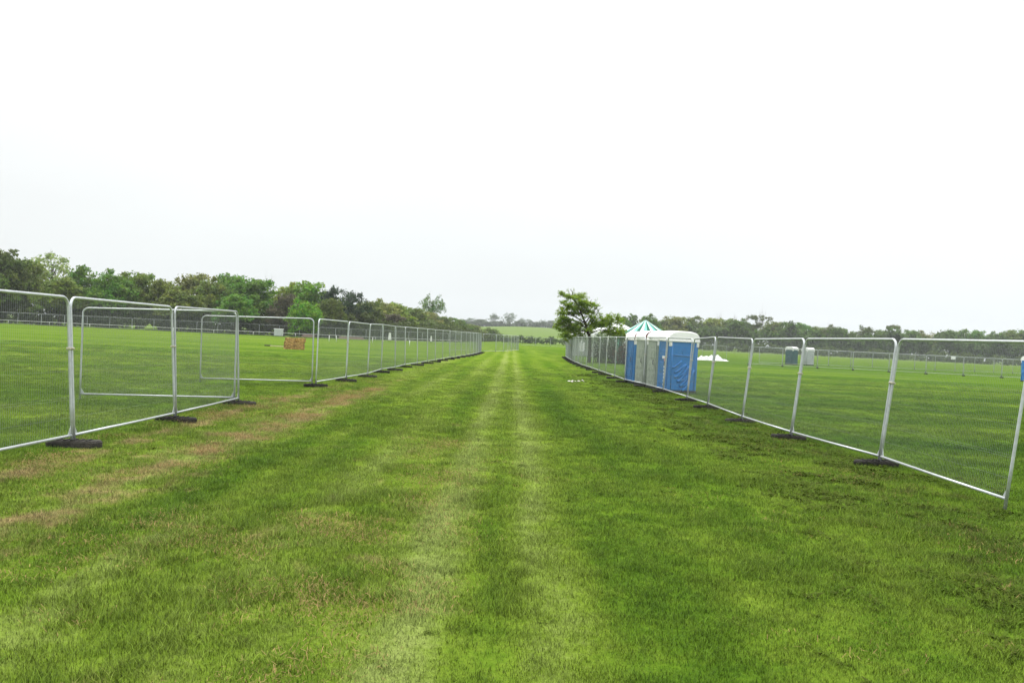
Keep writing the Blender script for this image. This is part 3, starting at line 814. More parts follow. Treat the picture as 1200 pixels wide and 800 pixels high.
CLB = 1.68
CL = {'olive': (.070, .108, .012), 'darkolive': (.052, .076, .010), 'brown': (.072, .102, .012), 'pale': (.135, .175, .055), 'green': (.060, .135, .010),
      'bright': (.085, .165, .008), 'vivid': (.070, .160, .004), 'purple': (.052, .050, .026), 'conifer': (.014, .034, .010), 'olivepale': (.118, .135, .028),
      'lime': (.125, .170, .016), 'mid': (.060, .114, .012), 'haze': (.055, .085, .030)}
SEEN = {}
def tree(name, u, vtop, wpx, D, colr, kind, label, group, base=0., trunk=True, twist=None):
    x = at(u, D, vtop); z0 = gzf(x, D)+base; H = max(1.5, hgt(u, vtop, D)-z0); W = wpx/F*D
    t = empty(name, (x, D, z0-.05), (0, 0, random.uniform(0, 6.28) if twist is None else twist)); tag(t, label, 'bush' if 'bush' in name else 'tree', group)
    W *= 1.22 if 'broad' in name else 1; t.scale = (W, W, H)
    c = link('crown', PRO[kind], t); j = random.uniform(.88, 1.14); k = CL[colr]; j *= CLB; c.color = (k[0]*j, k[1]*random.uniform(.94, 1.06)*j, k[2]*j, 1)
    if trunk: link('trunk', TRKL if kind.startswith('airy') else random.choice(TRK), t)
    return t
def bare(u, vtop, wpx, D, label, group, k=0):
    x = at(u, D, vtop); H = hgt(u, vtop, D)-gzf(x, D)
    t = empty('bare_tree', (x, D, gzf(x, D)), (0, 0, random.uniform(0, 6))); tag(t, label, 'tree', group); t.scale = (wpx/F*D*1.25, wpx/F*D*1.25, H)
    link('limbs', BARE[k % 3], t)

WL = 'trees of the woodland on the left'
left = [
 (-30, 290, 66, 150, 'olive', 'dense0', 'olive tree cut by the left edge of the picture, first of the left woods'),
 (6, 294, 56, 156, 'darkolive', 'dense1', 'dark olive tree at the left edge, left of the pale airy tree'),
 (33, 305, 46, 160, 'brown', 'dense2', 'brownish dark tree just left of the pale airy tree'),
 (62, 297, 60, 172, 'pale', 'airy0', 'tall pale airy tree with sky showing through above the left fence'),
 (72, 326, 50, 154, 'olive', 'dense1', 'olive tree in front of the pale airy tree'),
 (98, 313, 46, 160, 'mid', 'dense3', 'mid green tree right of the pale airy tree'),
 (131, 317, 52, 158, 'green', 'dense0', 'fresh green rounded tree above the second left fence panel'),
 (163, 320, 48, 164, 'olive', 'dense2', 'olive tree right of the fresh green rounded tree'),
 (190, 328, 46, 163, 'brown', 'dense4', 'brownish tree left of the broad pale olive crown'),
 (226, 321, 60, 176, 'olivepale', 'dense3', 'broad pale olive tree above the open gateway'),
 (214, 340, 50, 158, 'brown', 'dense1', 'lower brownish tree in front of the broad pale olive one'),
 (252, 326, 48, 166, 'brown', 'dense0', 'brown olive tree left of the bright green crowns'),
 (270, 322, 42, 180, 'green', 'dense4', 'deep green tree standing behind the bright green crowns'),
 (298, 327, 62, 168, 'green', 'dense2', 'large lush green tree above the open gateway'),
 (277, 345, 40, 158, 'green', 'dense1', 'lower green tree in front of the large lush green one'),
 (335, 345, 36, 162, 'purple', 'dense3', 'dark purplish tree left of the bright round bush'),
 (342, 332, 40, 185, 'lime', 'dense0', 'yellow green tree behind the dark purplish one'),
 (364, 331, 52, 184, 'bright', 'dense4', 'bright green tree behind the round vivid bush'),
 (386, 350, 34, 168, 'darkolive', 'dense1', 'dark olive tree between the vivid bush and the blackish tree'),
 (398, 337, 40, 178, 'conifer', 'dark0', 'blackish green knobbly evergreen, tallest of its dark clump'),
 (417, 344, 34, 176, 'conifer', 'dark1', 'blackish green evergreen, right of the tallest in the dark clump'),
 (432, 353, 38, 182, 'darkolive', 'dense2', 'dark olive tree right of the blackish evergreens'),
 (446, 351, 40, 205, 'olivepale', 'dense0', 'pale olive tree at the start of the low sloping row'),
 (464, 355, 40, 216, 'lime', 'dense3', 'yellow green tree in the low sloping row'),
 (458, 368, 34, 192, 'purple', 'dense4', 'dark brownish tree under the low sloping row'),
 (482, 361, 40, 238, 'olive', 'dense1', 'olive tree left of the lone tall tree'),
 (502, 366, 38, 255, 'olivepale', 'dense4', 'pale olive tree at the foot of the lone tall tree'),
 (520, 371, 34, 282, 'olive', 'dense2', 'olive tree just right of the lone tall tree'),
 (507, 345, 30, 268, 'mid', 'airy1', 'lone tall airy tree rising above the low sloping row'),
 (536, 373, 30, 305, 'mid', 'dense3', 'mid green tree near the far end of the sloping row'),
 (552, 380, 30, 330, 'brown', 'dense1', 'brownish low tree at the far end of the sloping row'),
 (572, 384, 30, 350, 'olive', 'dense0', 'olive low tree last at the far end of the sloping row')]
for a in left: tree('broadleaf_tree', *a, WL)
tree('round_bush', 359, 352, 42, 156, 'vivid', 'bush0', 'vivid green round bush in front of the left woods', None, trunk=False)
bare(317, 316, 24, 190, 'pale leafless tree top rising above the left woods', 'leafless trees', 0)

# undergrowth under the wood edge (one mass) and dark wood interior
def mass(name, label, path, hfun, depth, nper, colr, size, seed, subr=1.1, nleaf=26):
    r = np.random.default_rng(seed); C = []; Nn = []; Sz = []
    for (a, b) in zip(path, path[1:]):
        L_ = math.hypot(b[0]-a[0], b[1]-a[1]); k = int(L_*nper)
        for q in range(k):
            t = r.uniform(); dx, dy = r.normal(0, depth*.35, 2); x = a[0]+(b[0]-a[0])*t+dx; y = a[1]+(b[1]-a[1])*t+abs(dy)
            hh = (hfun(a, b, t) if callable(hfun) else hfun)*(.80+.28*math.sin(x*.37+y*.11)*math.sin(x*.13))
            z = gzf(x, y)+r.uniform(.0, 1)**.8*max(.8, hh)
            e = r.normal(size=(nleaf, 3)); e /= np.linalg.norm(e, axis=1)[:, None]
            p = np.array([x, y, z])+e*subr*r.uniform(.4, 1.1, (nleaf, 1))*np.array([1, 1, .75]); C.append(p)
            m = e*.6+np.array([0, 0, .4])+r.normal(size=(nleaf, 3))*.7; Nn.append(m/np.linalg.norm(m, axis=1)[:, None]); Sz.append(r.uniform(.6, 1.3, nleaf)*size)
    C = np.concatenate(C); ok = C[:, 2] > -.05
    v, f = leaf_quads(C[ok], np.concatenate(Nn)[ok], np.concatenate(Sz)[ok], r)
    o = link(name, me_np(name, v, f, M['leaf'])); o.color = (*CL[colr], 1); tag(o, label, 'undergrowth', kind='stuff'); return o
def along(tab):
    return lambda a, b, t: float(np.interp(a[1]+(b[1]-a[1])*t, [q[0] for q in tab], [q[1] for q in tab]))
WOODH = along([(150, 10.5), (184, 10.0), (195, 6.2), (240, 5.6), (320, 2.6)])
UNDERH = along([(150, 5.0), (172, 5.0), (215, 3.6), (330, 2.0)])
mass('undergrowth', 'dark undergrowth along the foot of the left woods', [(-112, 150), (-70, 156), (-40, 163), (-30, 172), (-18, 215), (-8, 330)], UNDERH, 4, 8.0, 'darkolive', .7, 5)
mass('woods', 'deep shaded woodland filling in behind the left edge trees', [(-125, 172), (-75, 178), (-44, 186), (-34, 196), (-24, 240), (-14, 320)], WOODH, 6, 4.6, 'olive', 1.1, 6, 1.8, 32)

# ---- right-hand wood edge, far off
WR = 'trees of the far woodland on the right'
right = [(731, 372.5, 22, 300, 'mid', 'dense1', 'dark tree between the white marquee and the striped tent'),
 (763, 368.5, 30, 330, 'mid', 'dense0', 'dark green tree right behind the peak of the striped tent'),
 (791, 371, 36, 400, 'olivepale', 'dense2', 'pale olive tree above the roof of the nearest blue toilet'),
 (813, 371, 32, 420, 'olive', 'dense3', 'olive tree above the right end of the toilet roofs'),
 (833, 373, 32, 430, 'lime', 'dense1', 'yellow green tree just right of the toilets'),
 (853, 374, 32, 430, 'olive', 'dense4', 'olive tree below the first leafless tops on the right'),
 (872, 374, 30, 430, 'mid', 'dense0', 'mid green tree left of the dark flat topped one'),
 (889, 369, 28, 420, 'darkolive', 'pine0', 'dark flat topped tree rising above the right wood edge'),
 (907, 377, 28, 430, 'brown', 'dense2', 'brownish tree right of the dark flat topped one'),
 (923, 378, 28, 430, 'mid', 'dense3', 'mid green tree above the dark teal toilet'),
 (940, 379, 30, 430, 'green', 'dense1', 'green tree above the pale grey toilet'),
 (957, 383, 26, 435, 'olive', 'dense4', 'olive tree right of the pale grey toilet'),
 (973, 381, 26, 430, 'darkolive', 'dense0', 'dark tree left of the dip in the right skyline'),
 (987, 385, 22, 430, 'mid', 'dense2', 'mid green tree falling to the dip in the right skyline'),
 (1001, 389, 24, 430, 'olive', 'dense3', 'low olive tree in the dip of the right skyline'),
 (1017, 382.5, 26, 420, 'darkolive', 'dark0', 'dark rounded tree right of the dip in the skyline'),
 (1033, 387, 24, 430, 'mid', 'dense4', 'mid green tree left of the spreading pine'),
 (1048, 380.5, 28, 415, 'darkolive', 'pine1', 'spreading flat topped pine above the joint of right fence panels'),
 (1066, 387, 28, 430, 'mid', 'dense1', 'mid green tree right of the spreading pine'),
 (1081, 388, 26, 430, 'olivepale', 'dense0', 'pale olive tree left of the pale leafless top'),
 (1097, 390, 28, 430, 'olivepale', 'airy0', 'pale thin tree beside the pale leafless top'),
 (1113, 387, 26, 430, 'mid', 'dense2', 'mid green tree right of the pale thin one'),
 (1129, 386.5, 26, 430, 'mid', 'dense3', 'mid green tree, fifth from the right edge'),
 (1146, 387.5, 28, 430, 'green', 'dense4', 'green tree, fourth from the right edge'),
 (1163, 389, 26, 430, 'mid', 'dense0', 'mid green tree, third from the right edge'),
 (1180, 387.5, 28, 430, 'olive', 'dense1', 'olive tree, second from the right edge'),
 (1198, 387, 30, 430, 'mid', 'dense2', 'mid green tree at the right edge of the picture')]
for a in right: tree('broadleaf_tree', *a, WR)
for k, (u, v, w, lab) in enumerate(((843, 362, 14, 'grey leafless tree top, left of two close together on the right'), (861, 366, 13, 'small grey leafless tree top, right of two close together'),
                       (893, 361.5, 20, 'grey leafless tree top behind the dark flat topped tree'), (1092, 384, 20, 'pale leafless tree top towards the right edge'), (974, 377, 13, 'faint leafless twigs above the tree left of the dip'))):
    bare(u, v, w, 440, lab, 'leafless trees', k)
mass('far_woods', 'far woodland and hedge filling below the right skyline trees', [(at(700, 395), 395), (at(800, 400), 400), (at(1000, 405), 405), (at(1260, 405), 405)], 13., 10, 4.2, 'mid', 1.8, 11, 2.4, 30)
mass('far_bushes', 'low bushy scrub at the foot of the right woodland', [(at(830, 375), 375), (at(1000, 380), 380), (at(1250, 372), 372)], 4.2, 6, 1.6, 'olive', 1.1, 12, 1.6, 22)
# hedges and hazy trees beyond the end of the track
mass('hedge_far', 'dark hedge across the end of the grass track', [(at(575, 300), 300), (at(640, 295), 295), (at(735, 285), 285)], 3.0, 3, 2.2, 'mid', .9, 13, 1.2, 26)['category'] = 'hedge'
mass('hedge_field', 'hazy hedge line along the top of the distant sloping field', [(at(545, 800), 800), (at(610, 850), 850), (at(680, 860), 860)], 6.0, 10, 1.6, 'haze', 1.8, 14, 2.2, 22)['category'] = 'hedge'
hz = [(543, 374.5, 16, 560, 'dense0'), (553, 372.5, 15, 600, 'airy0'), (563, 374, 14, 610, 'dense1'), (571, 377, 12, 560, 'dense2'), (579, 367, 12, 640, 'airy1'), (588, 379, 12, 640, 'dense3'), (597, 366.5, 14, 690, 'airy0'),
      (606, 376, 11, 740, 'dense4'), (612, 372.5, 9, 760, 'airy1'), (620, 374, 10, 760, 'airy0'), (628, 377, 10, 760, 'dense1'), (636, 374.5, 9, 770, 'airy1'), (646, 375.5, 13, 770, 'dense2'), (657, 377, 14, 770, 'dense0'), (670, 378, 16, 770, 'dense3')]
labs = ['leftmost of the far misty trees', 'thin misty tree, second from the left of the far row', 'third from the left of the far misty trees', 'low misty tree left of a tall thin one',
        'tall thin misty tree left of the distant sloping field', 'low misty tree between the two tall thin ones', 'tall thin misty tree above the left end of the sloping field', 'low misty tree above the left part of the sloping field',
        'thin misty tree just right of a low one above the field', 'thin misty tree above the middle of the sloping field', 'low misty tree above the middle of the sloping field', 'thin misty tree above the pale strip of the field',
        'rounded misty tree above the right part of the sloping field', 'misty tree left of the near windswept tree', 'misty tree glimpsed behind the near windswept tree']
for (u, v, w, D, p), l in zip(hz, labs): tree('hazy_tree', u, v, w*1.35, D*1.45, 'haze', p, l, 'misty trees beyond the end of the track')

# ---- the windswept tree by the right fence
def windswept(D=70):
    x0 = at(691, D); t = empty('windswept_tree', (x0, D, 0)); tag(t, 'windswept green tree with layered sprays and leaning trunk behind the right fence', 'tree')
    r = np.random.default_rng(77); s = D/F
    lx = lambda u, v: at(u, D, v)-x0
    lz = lambda u, v: hgt(u, v, D)
    bm = bmesh.new()
    P_ = lambda u, v, y=0: (lx(u, v), y, lz(u, v))
    tube(bm, [(.06, 0, -.1), (.08, 0, .9), P_(691.5, 396), P_(689, 389), P_(687, 382), P_(684, 374), P_(679, 362), P_(674, 352), P_(669, 345)], [.16, .14, .125, .115, .10, .085, .06, .04, .02], 8, cap=False)
    limbs = [[(689, 388, 0), (696, 380, .3), (706, 375, .5), (716, 376, .5), (726, 379, .4)], [(690, 392, 0), (700, 387, -.4), (714, 387, -.6), (728, 391, -.6)],
             [(688, 384, 0), (678, 380, -.4), (667, 381, -.7), (656, 384, -.9)], [(686, 379, 0), (675, 371, .5), (664, 368, .8), (656, 370, .9)], [(682, 369, 0), (672, 361, -.3), (663, 358, -.5)],
             [(688, 387, 0), (676, 389, .5), (665, 392, .8)], [(681, 366, 0), (688, 358, .3), (694, 351, .4)], [(676, 356, 0), (668, 347, .2), (660, 344.5, .3)], [(671, 348, 0), (671, 342, 0), (668, 339, 0)],
             [(689, 388, 0), (697, 371, -.4), (702, 362, -.5)], [(686, 378, 0), (694, 368, .2), (700, 360, .3)]]
    for l in limbs: tube(bm, [P_(u, v, y) for u, v, y in l], [.06*(1-.75*i_/(len(l)-1)) for i_ in range(len(l))], 6, cap=False)
    twl = []
    for (u0, v0, u1, v1) in ((668, 346, 665, 339), (672, 350, 672, 338.5), (664, 350, 657, 344.5), (676, 352, 680, 344), (686, 358, 692, 348), (692, 362, 700, 350.5), (696, 368, 705, 360), (660, 362, 652.5, 364), (657, 376, 651.5, 378), (712, 372, 717, 366), (722, 375, 729, 370), (728, 386, 735, 383)):
        y0 = r.normal(0, .5); tube(bm, [P_(u0, v0, y0), P_((u0+u1)/2+.5, (v0+v1)/2, y0+.05), P_(u1, v1, y0+.1)], [.02, .013, .006], 5, cap=False)
        for q in np.linspace(.15, 1, 9):
            for z_ in range(4): twl.append(np.array(P_(u0+(u1-u0)*q, v0+(v1-v0)*q, y0))+r.normal(size=3)*.07)
    link('trunk', me_bm('windswept_trunk', bm, M['bark']), t)
    twl = np.array(twl); k_ = len(twl); C = [twl]; Nn = [np.array([0, 0, 1.])+r.normal(size=(k_, 3))*.6]; Nn[0] /= np.linalg.norm(Nn[0], axis=1)[:, None]; Sz = [r.uniform(.09, .17, k_)]
    sp = []
    def reg(k, u0, u1, v0, v1): 
        for _ in range(k): sp.append((r.uniform(u0, u1), r.uniform(v0, v1)))
    reg(13, 662, 684, 345, 354); reg(20, 660, 689, 353, 362); reg(13, 657, 675, 360, 368); reg(11, 683, 699, 356, 366)
    reg(12, 655, 672, 366, 376); reg(5, 684, 694, 364, 374); reg(20, 653, 682, 376, 385); reg(20, 684, 716, 369, 382); reg(16, 656, 692, 384, 392); reg(9, 660, 682, 391, 398)
    reg(16, 704, 727, 371, 384); reg(14, 712, 732, 384, 394); reg(5, 706, 718, 383, 390); reg(4, 722, 733, 389, 396)
    reg(3, 657, 668, 340, 346)
    for u, v in sp:
        y = r.normal(0, .8); c = np.array(P_(u, v, y))
        left_ = 1 if u < 686 else -.35
        ax_ = np.array([-1*left_, r.normal(0, .5), .12+.40*r.normal()]); ax_ /= np.linalg.norm(ax_)
        ln, th = r.uniform(.38, .75), r.uniform(.14, .28); n = 170
        e = r.normal(size=(n, 3)); e /= np.linalg.norm(e, axis=1)[:, None]; e *= r.uniform(.2, 1, (n, 1))
        side = np.cross(ax_, [0, 0, 1.]); side /= np.linalg.norm(side)
        p = c+np.outer(e[:, 0]*ln, ax_)+np.outer(e[:, 1]*ln*.6, side)+np.outer(e[:, 2]*th-.12*e[:, 0]**2, [0, 0, 1])
        C.append(p); m = np.array([0, 0, 1])+r.normal(size=(n, 3))*.45; Nn.append(m/np.linalg.norm(m, axis=1)[:, None]); Sz.append(r.uniform(.09, .18, n))
    v, f = leaf_quads(np.concatenate(C), np.concatenate(Nn), np.concatenate(Sz), r, .6)
    c = link('crown', me_np('windswept_crown', v, f, M['leaf']), t); c.color = (.205, .305, .020, 1)
windswept()

# thicket, red-brown bush, white board under the tree
def thicket(name, u0, u1, D, h, label, colr, leafy, seed, barkm='bark'):
    r = np.random.default_rng(seed); x0, x1 = at(u0, D), at(u1, D); cx = (x0+x1)/2
    t = empty(name, (cx, D, 0)); tag(t, label, 'shrub'); bm = bmesh.new(); C = []
    for k in range(int((x1-x0)*26)):
        p = Vector((r.uniform(x0, x1)-cx, r.normal(0, .45), 0)); d = Vector((r.normal(0, .25), r.normal(0, .2), 1)).normalized()
        q = p+d*h*r.uniform(.6, 1.05); tube(bm, [p, p+d*h*.4+Vector((r.normal(0, .06), 0, 0)), q], [.022, .016, .005], 4, cap=False)
        for j in range(leafy): C.append(p.lerp(q, r.uniform(.25, 1.05))+Vector(r.normal(size=3))*.16)
    link('stems', me_bm(name+'_stems', bm, M[barkm]), t)
    C = np.array([tuple(c) for c in C]); n = len(C); m = r.normal(size=(n, 3)); m /= np.linalg.norm(m, axis=1)[:, None]
    v, f = leaf_quads(C, m, r.uniform(.08, .17, n), r); c = link('foliage', me_np(name+'_foliage', v, f, M['leaf']), t); c.color = (*colr, 1)
thicket('shrub_thicket', 697, 723, 71.5, 2.0, 'grey brown twiggy thicket seen through the right fence below the tree', (.10, .085, .065), 9, 301)
thicket('brown_shrub', 722, 736, 70.5, 1.85, 'reddish brown shrub seen through the fence left of the toilets', (.17, .075, .055), 16, 302)
thicket('green_shrub', 702, 733, 72.3, 2.35, 'dark green shrubs between the tree and the striped tent', (.030, .065, .022), 30, 303)
t = empty('notice_board', (at(682.5, 69), 69, 0), (0, 0, .15)); tag(t, 'white upright board on two legs below the windswept tree', 'board')
bm = bmesh.new(); box(bm, (0, 0, 1.28), (.46, .04, .74), bevel=.01); link('board', me_bm('board_face', bm, M['sign']), t)
for sx in (-1, 1):
    bm = bmesh.new(); tube(bm, [(sx*.18, .03, -.05), (sx*.18, .03, 1.4)], .025, 6); link('leg', me_bm('board_leg', bm, M['galv']), t)

# ------------------------------------------------------------------ things in the fields
# straw bales on the left
def bale_mesh(seed):
    r = np.random.default_rng(seed); bm = bmesh.new(); box(bm, (0, 0, 0), (.98, .47, .37), bevel=.035)
    bmesh.ops.subdivide_edges(bm, edges=bm.edges[:], cuts=3, use_grid_fill=True)
    for v in bm.verts: v.co += Vector(r.normal(size=3))*.017
    me = me_bm('bale_block', bm, M['straw'], False); return me
BM_ = [bale_mesh(400+k) for k in range(3)]
tb = bmesh.new()
for y in (-.13, .13):
    for (c, s) in (((0, y, .192), (.97, .012, .008)), ((0, y, -.190), (.97, .012, .008)), ((.494, y, 0), (.008, .012, .38)), ((-.494, y, 0), (.008, .012, .38))): box(tb, c, s)
TW = me_bm('bale_twine', tb, M['darkwood'])
bx, by = at(345, 70, 400), 70
for k, (dx, dy, z, rz, lab) in enumerate(((-.51, 0, 0, .02, 'straw bale at the lower left of the stack in the left field'), (.50, .03, 0, -.03, 'straw bale at the lower right of the stack in the left field'),
        (-.48, -.02, 1, -.04, 'straw bale in the middle layer on the left of the stack'), (.50, .02, 1, .05, 'straw bale in the middle layer on the right of the stack'),
        (-.40, .0, 2, .06, 'straw bale on the top left of the stack'), (.56, .04, 2, -.12, 'straw bale on the top right of the stack'))):
    o = link('straw_bale', BM_[k % 3]); o.scale = (.80, .9, .86); o.location = (bx+dx*.80, by+dy, -.07+.165+z*.305); o.rotation_euler = (0, random.uniform(-.02, .02), rz+(math.pi if k % 2 else 0)); tag(o, lab, 'straw bale', 'stacked straw bales in the left field')
    link('twine', TW, o)
bm = bmesh.new(); box(bm, (0, 0, .05), (1.15, .28, .06), bevel=.01); box(bm, (-.82, .02, .07), (.5, .22, .1), bevel=.02, mi=1)
o = link('plank', me_bm('plank', bm, [M['wood'], M['darkwood']])); o.location = (at(325, 70.5, 407), 70.5, .07); o.rotation_euler = (0, 0, -.05); tag(o, 'pale plank lying on the grass left of the straw bales', 'plank')
# white cabinet, boards, marker posts by the far left fence
t = empty('white_cabinet', (at(326.5, 146), 146, .07)); tag(t, 'white boxy cabinet in front of the far left fence', 'cabinet')
bm = bmesh.new(); box(bm, (0, 0, .62), (1.36, .9, 1.12), bevel=.03); link('body', me_bm('cabinet_body', bm, M['palegrey']), t)
bm = bmesh.new(); box(bm, (0, 0, 1.22), (1.46, 1.0, .10), bevel=.03); link('lid', me_bm('cabinet_lid', bm, M['whiteroof']), t)
bm = bmesh.new(); box(bm, (-.5, 0, .03), (.12, .8, .06)); box(bm, (.5, 0, .03), (.12, .8, .06)); link('skid', me_bm('cabinet_skid', bm, M['darktrim']), t)
for (u, v0, D, w, h, lab) in ((457, 388, 140, .55, 1.15, 'white sloping marker board in the far left field'), (505.6, 389.5, 150, .34, .95, 'narrow white marker board, rightmost in the far left field')):
    t = empty('marker_board', (at(u, D), D, .07)); tag(t, lab, 'marker')
    bm = bmesh.new(); z0 = .35
    a = [bm.verts.new(p) for p in ((-w/2, -.03, z0), (w/2, -.03, z0), (w*.3, .0, z0+h), (-w*.3, .0, z0+h))]; b = [bm.verts.new((q.co.x, q.co.y+.05, q.co.z)) for q in a]
    bm.faces.new(a); bm.faces.new(b[::-1])
    for k in range(4): bm.faces.new((a[k], b[k], b[(k+1) % 4], a[(k+1) % 4]))
    link('board', me_bm('marker_face', bm, M['whitepost']), t)
    bm = bmesh.new(); tube(bm, [(-w*.3, .03, 0), (-w*.3, .03, z0+.3)], .025, 6); tube(bm, [(w*.3, .03, 0), (w*.3, .03, z0+.3)], .025, 6); link('leg', me_bm('marker_leg', bm, M['darktrim']), t)
pm = bmesh.new(); tube(pm, [(0, 0, -.1), (0, 0, .68)], .045, 8); tube(pm, [(0, 0, .68), (0, 0, .74)], [.055, .03], 8); pm = me_bm('stake', pm, M['whitepost'])
for (u, D, lab) in ((386, 120, 'short white stake, left of two close together in the left field'), (394.5, 121, 'short white stake, right of two close together in the left field'), (437, 124, 'short white stake standing between the pair and the marker board'), (480.5, 108, 'short white stake nearest the distant end of the left fence')):
    o = link('marker_stake', pm); o.location = (at(u, D), D, .07); tag(o, lab, 'stake', 'short white stakes in the left field')
for (u, D, L_, rz, lab) in ((412, 150, 4.6, .15, 'long low stack of pinkish grey boards before the far left fence'), (362, 152, 2.2, -.1, 'short low stack of reddish boards before the far left fence')):
    bm = bmesh.new()
    for k in range(3): box(bm, (random.uniform(-.15, .15), random.uniform(-.05, .05), .09+.15*k), (L_*(1-.06*k), .7, .13), rz=random.uniform(-.02, .02), bevel=.015)
    o = link('board_stack', me_bm('board_stack', bm, M['boards'])); o.location = (at(u, D), D, .07); o.rotation_euler[2] = rz; tag(o, lab, 'boards')

# heap of white sheeting in the right field
def heap():
    r = np.random.default_rng(500); bm = bmesh.new(); nx_, ny_ = 44, 16; g = []
    for j in range(ny_):
        row = []
        for i_ in range(nx_):
            u = i_/(nx_-1)*2-1; v = j/(ny_-1)*2-1
            e = max(0, 1-abs(u)**3)*max(0, 1-abs(v)**2.2)
            b = .36+.34*math.exp(-((u-.5)/.25)**2)+.30*math.exp(-((u+.15)/.25)**2)+.20*math.sin(7*u+3*v)+.16*math.sin(15*u-5*v+1)+.10*math.sin(23*u+9*v)+.07*r.normal()
            row.append(bm.verts.new((2.4*u+.12*math.sin(5*v+u*3), 1.0*v*(1+.15*math.sin(4*u)), .02+max(0, e*b*.82))))
        g.append(row)
    for j in range(ny_-1):
        for i_ in range(nx_-1): bm.faces.new((g[j][i_], g[j][i_+1], g[j+1][i_+1], g[j+1][i_])).smooth = True
    return me_bm('sheeting', bm, M['tarp'])
o = link('sheeting_heap', heap()); o.location = (at(833, 112), 112, 0); o.rotation_euler[2] = -.05; tag(o, 'crumpled heap of white sheeting on the grass right of the toilets', 'tarpaulin')
# paper litter on the track
for k, (u, lab) in enumerate(((668.5, 'scrap of white paper litter, leftmost of the three on the track'), (674, 'scrap of white paper litter, middle one of the three on the track'), (680.5, 'scrap of white paper litter, rightmost of the three on the track'))):
    D = 35.2+.1*k; r = np.random.default_rng(600+k); bm = bmesh.new(); g = []
    for j in range(4): g.append([bm.verts.new(((i_-2)*.065+r.normal()*.01, (j-1.5)*.07+r.normal()*.01, .05+abs(r.normal())*.035)) for i_ in range(5)])
    for j in range(3):
        for i_ in range(4): bm.faces.new((g[j][i_], g[j][i_+1], g[j+1][i_+1], g[j+1][i_]))
    o = link('paper_litter', me_bm('paper', bm, M['paper'])); o.location = (at(u, D, 449), D, gzf(at(u, D, 449), D)+.015); tag(o, lab, 'litter', 'paper scraps on the track')
# sign on the nearer right-field fence
bm = bmesh.new(); box(bm, (0, 0, 0), (.42, .015, .32), bevel=.004); o = link('fence_sign', me_bm('fence_sign', bm, M['sign'])); fx = at(1117, 88.6, 420); o.location = (fx, 88.60, 1.84); o.rotation_euler[2] = -.23; tag(o, 'small white sign hung on the nearer fence across the right field', 'sign')

# ------------------------------------------------------------------ haze
bm = bmesh.new(); bmesh.ops.create_cube(bm, size=1); bmesh.ops.scale(bm, vec=(3300, 3300, 66), verts=bm.verts[:]); bmesh.ops.translate(bm, vec=(0, 0, 32), verts=bm.verts[:])
m, nt, out = mat('haze'); pv = N(nt, 'ShaderNodeVolumePrincipled'); pv.inputs['Color'].default_value = (.93, .97, 1, 1); pv.inputs['Density'].default_value = .00024; pv.inputs['Anisotropy'].default_value = .2
nt.links.new(pv.outputs[0], out.inputs['Volume'])
hz_o = link('haze', me_bm('haze', bm, m)); tag(hz_o, 'thin pale haze over the whole field', 'haze', kind='stuff')

# ------------------------------------------------------------------ overcast sky, soft sun
w = bpy.data.worlds.new('World'); S.world = w; w.use_nodes = True; nt = w.node_tree; nt.nodes.clear(); L = nt.links.new
SUN_EL, SUN_AZ = R(52), R(-35)
sky = N(nt, 'ShaderNodeTexSky', sky_type='NISHITA'); sky.sun_disc = False; sky.sun_elevation = SUN_EL; sky.sun_rotation = SUN_AZ
sky.air_density = 1.; sky.dust_density = 4.
tc = N(nt, 'ShaderNodeTexCoord'); sx = N(nt, 'ShaderNodeSeparateXYZ'); L(tc.outputs['Generated'], sx.inputs[0])
# cloud deck: brighter overhead than at the horizon
mr = N(nt, 'ShaderNodeMapRange'); mr.inputs[1].default_value = -.02; mr.inputs[2].default_value = 1.; L(sx.outputs[2], mr.inputs[0])
cr = ramp(nt, [(0, (.58, .622, .636)), (.1, (.63, .66, .665)), (.2, (.70, .72, .72)), (.4, (.90, .91, .91)), (1., (2.2, 2.2, 2.19))], 'LINEAR'); L(mr.outputs[0], cr.inputs['Fac'])
cn = N(nt, 'ShaderNodeTexNoise'); cn.inputs['Scale'].default_value = 2.2; cn.inputs['Detail'].default_value = 4
mp = N(nt, 'ShaderNodeMapping'); mp.inputs['Scale'].default_value = (1, 1, 3); L(tc.outputs['Generated'], mp.inputs['Vector']); L(mp.outputs[0], cn.inputs['Vector'])
mr3 = N(nt, 'ShaderNodeMapRange'); mr3.inputs[3].default_value = .90; mr3.inputs[4].default_value = 1.08; L(cn.outputs['Fac'], mr3.inputs[0])
lr = N(nt, 'ShaderNodeMapRange'); lr.inputs[1].default_value = -.6; lr.inputs[2].default_value = .6; lr.inputs[3].default_value = .94; lr.inputs[4].default_value = 1.09; L(sx.outputs[0], lr.inputs[0])
ml = N(nt, 'ShaderNodeMath', operation='MULTIPLY'); L(mr3.outputs[0], ml.inputs[0]); L(lr.outputs[0], ml.inputs[1])
vm = N(nt, 'ShaderNodeVectorMath', operation='MULTIPLY'); L(cr.outputs['Color'], vm.inputs[0]); L(ml.outputs[0], vm.inputs[1])
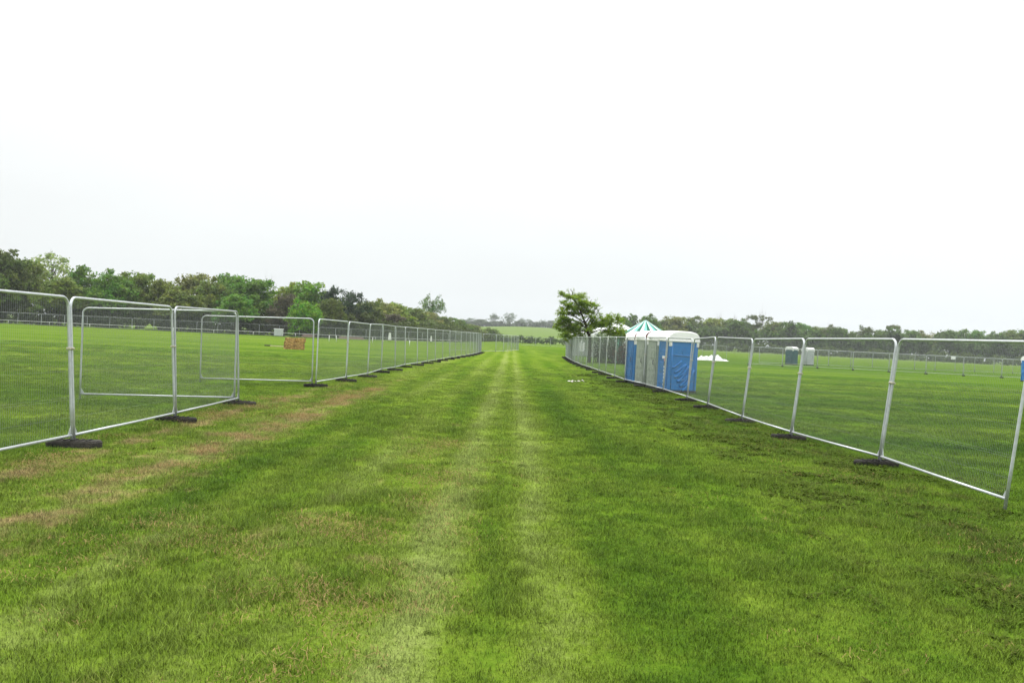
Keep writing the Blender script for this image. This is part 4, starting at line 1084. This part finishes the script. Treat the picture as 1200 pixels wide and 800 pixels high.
bg1 = N(nt, 'ShaderNodeBackground'); L(vm.outputs[0], bg1.inputs['Color']); bg1.inputs['Strength'].default_value = 1.0
bg2 = N(nt, 'ShaderNodeBackground'); L(sky.outputs[0], bg2.inputs['Color']); bg2.inputs['Strength'].default_value = .1
mxs = N(nt, 'ShaderNodeMixShader'); mxs.inputs[0].default_value = .94; L(bg2.outputs[0], mxs.inputs[1]); L(bg1.outputs[0], mxs.inputs[2])
wo_ = N(nt, 'ShaderNodeOutputWorld'); L(mxs.outputs[0], wo_.inputs['Surface'])
sl = bpy.data.lights.new('sun', 'SUN'); sl.energy = 1.2; sl.angle = R(18); sl.color = (1, .97, .92)
so = link('sun', sl); d = Vector((math.sin(SUN_AZ)*math.cos(SUN_EL), math.cos(SUN_AZ)*math.cos(SUN_EL), math.sin(SUN_EL)))
so.rotation_euler = d.to_track_quat('Z', 'Y').to_euler()

# ------------------------------------------------------------------ camera
cam = bpy.data.cameras.new('camera'); cam.sensor_width = 36; cam.lens = F/1200*36; cam.clip_start = .1; cam.clip_end = 6000
co_ = link('camera', cam); co_.location = (0, 0, EYE)
pitch = math.atan((395.4-400)/F)
fwd = Vector((0, math.cos(pitch), math.sin(pitch))); up = Vector((0, -math.sin(pitch), math.cos(pitch))); rt = Vector((1, 0, 0))
c, s = math.cos(ROLL), math.sin(ROLL)
# picture turned clockwise: the camera itself is rolled anticlockwise
r2 = rt*c + up*s; u2 = up*c - rt*s
co_.matrix_world = Matrix(((r2.x, u2.x, -fwd.x, 0), (r2.y, u2.y, -fwd.y, 0), (r2.z, u2.z, -fwd.z, EYE), (0, 0, 0, 1)))
S.camera = co_
S.view_settings.view_transform = 'Standard'; S.view_settings.look = 'None'; S.view_settings.exposure = .58; S.view_settings.gamma = 1
S.view_settings.use_curve_mapping = False
S.cycles.max_bounces = 6; S.cycles.diffuse_bounces = 3; S.cycles.transmission_bounces = 4; S.cycles.volume_bounces = 0; S.cycles.transparent_max_bounces = 8
S.cycles.use_denoising = True
S.render.film_transparent = False
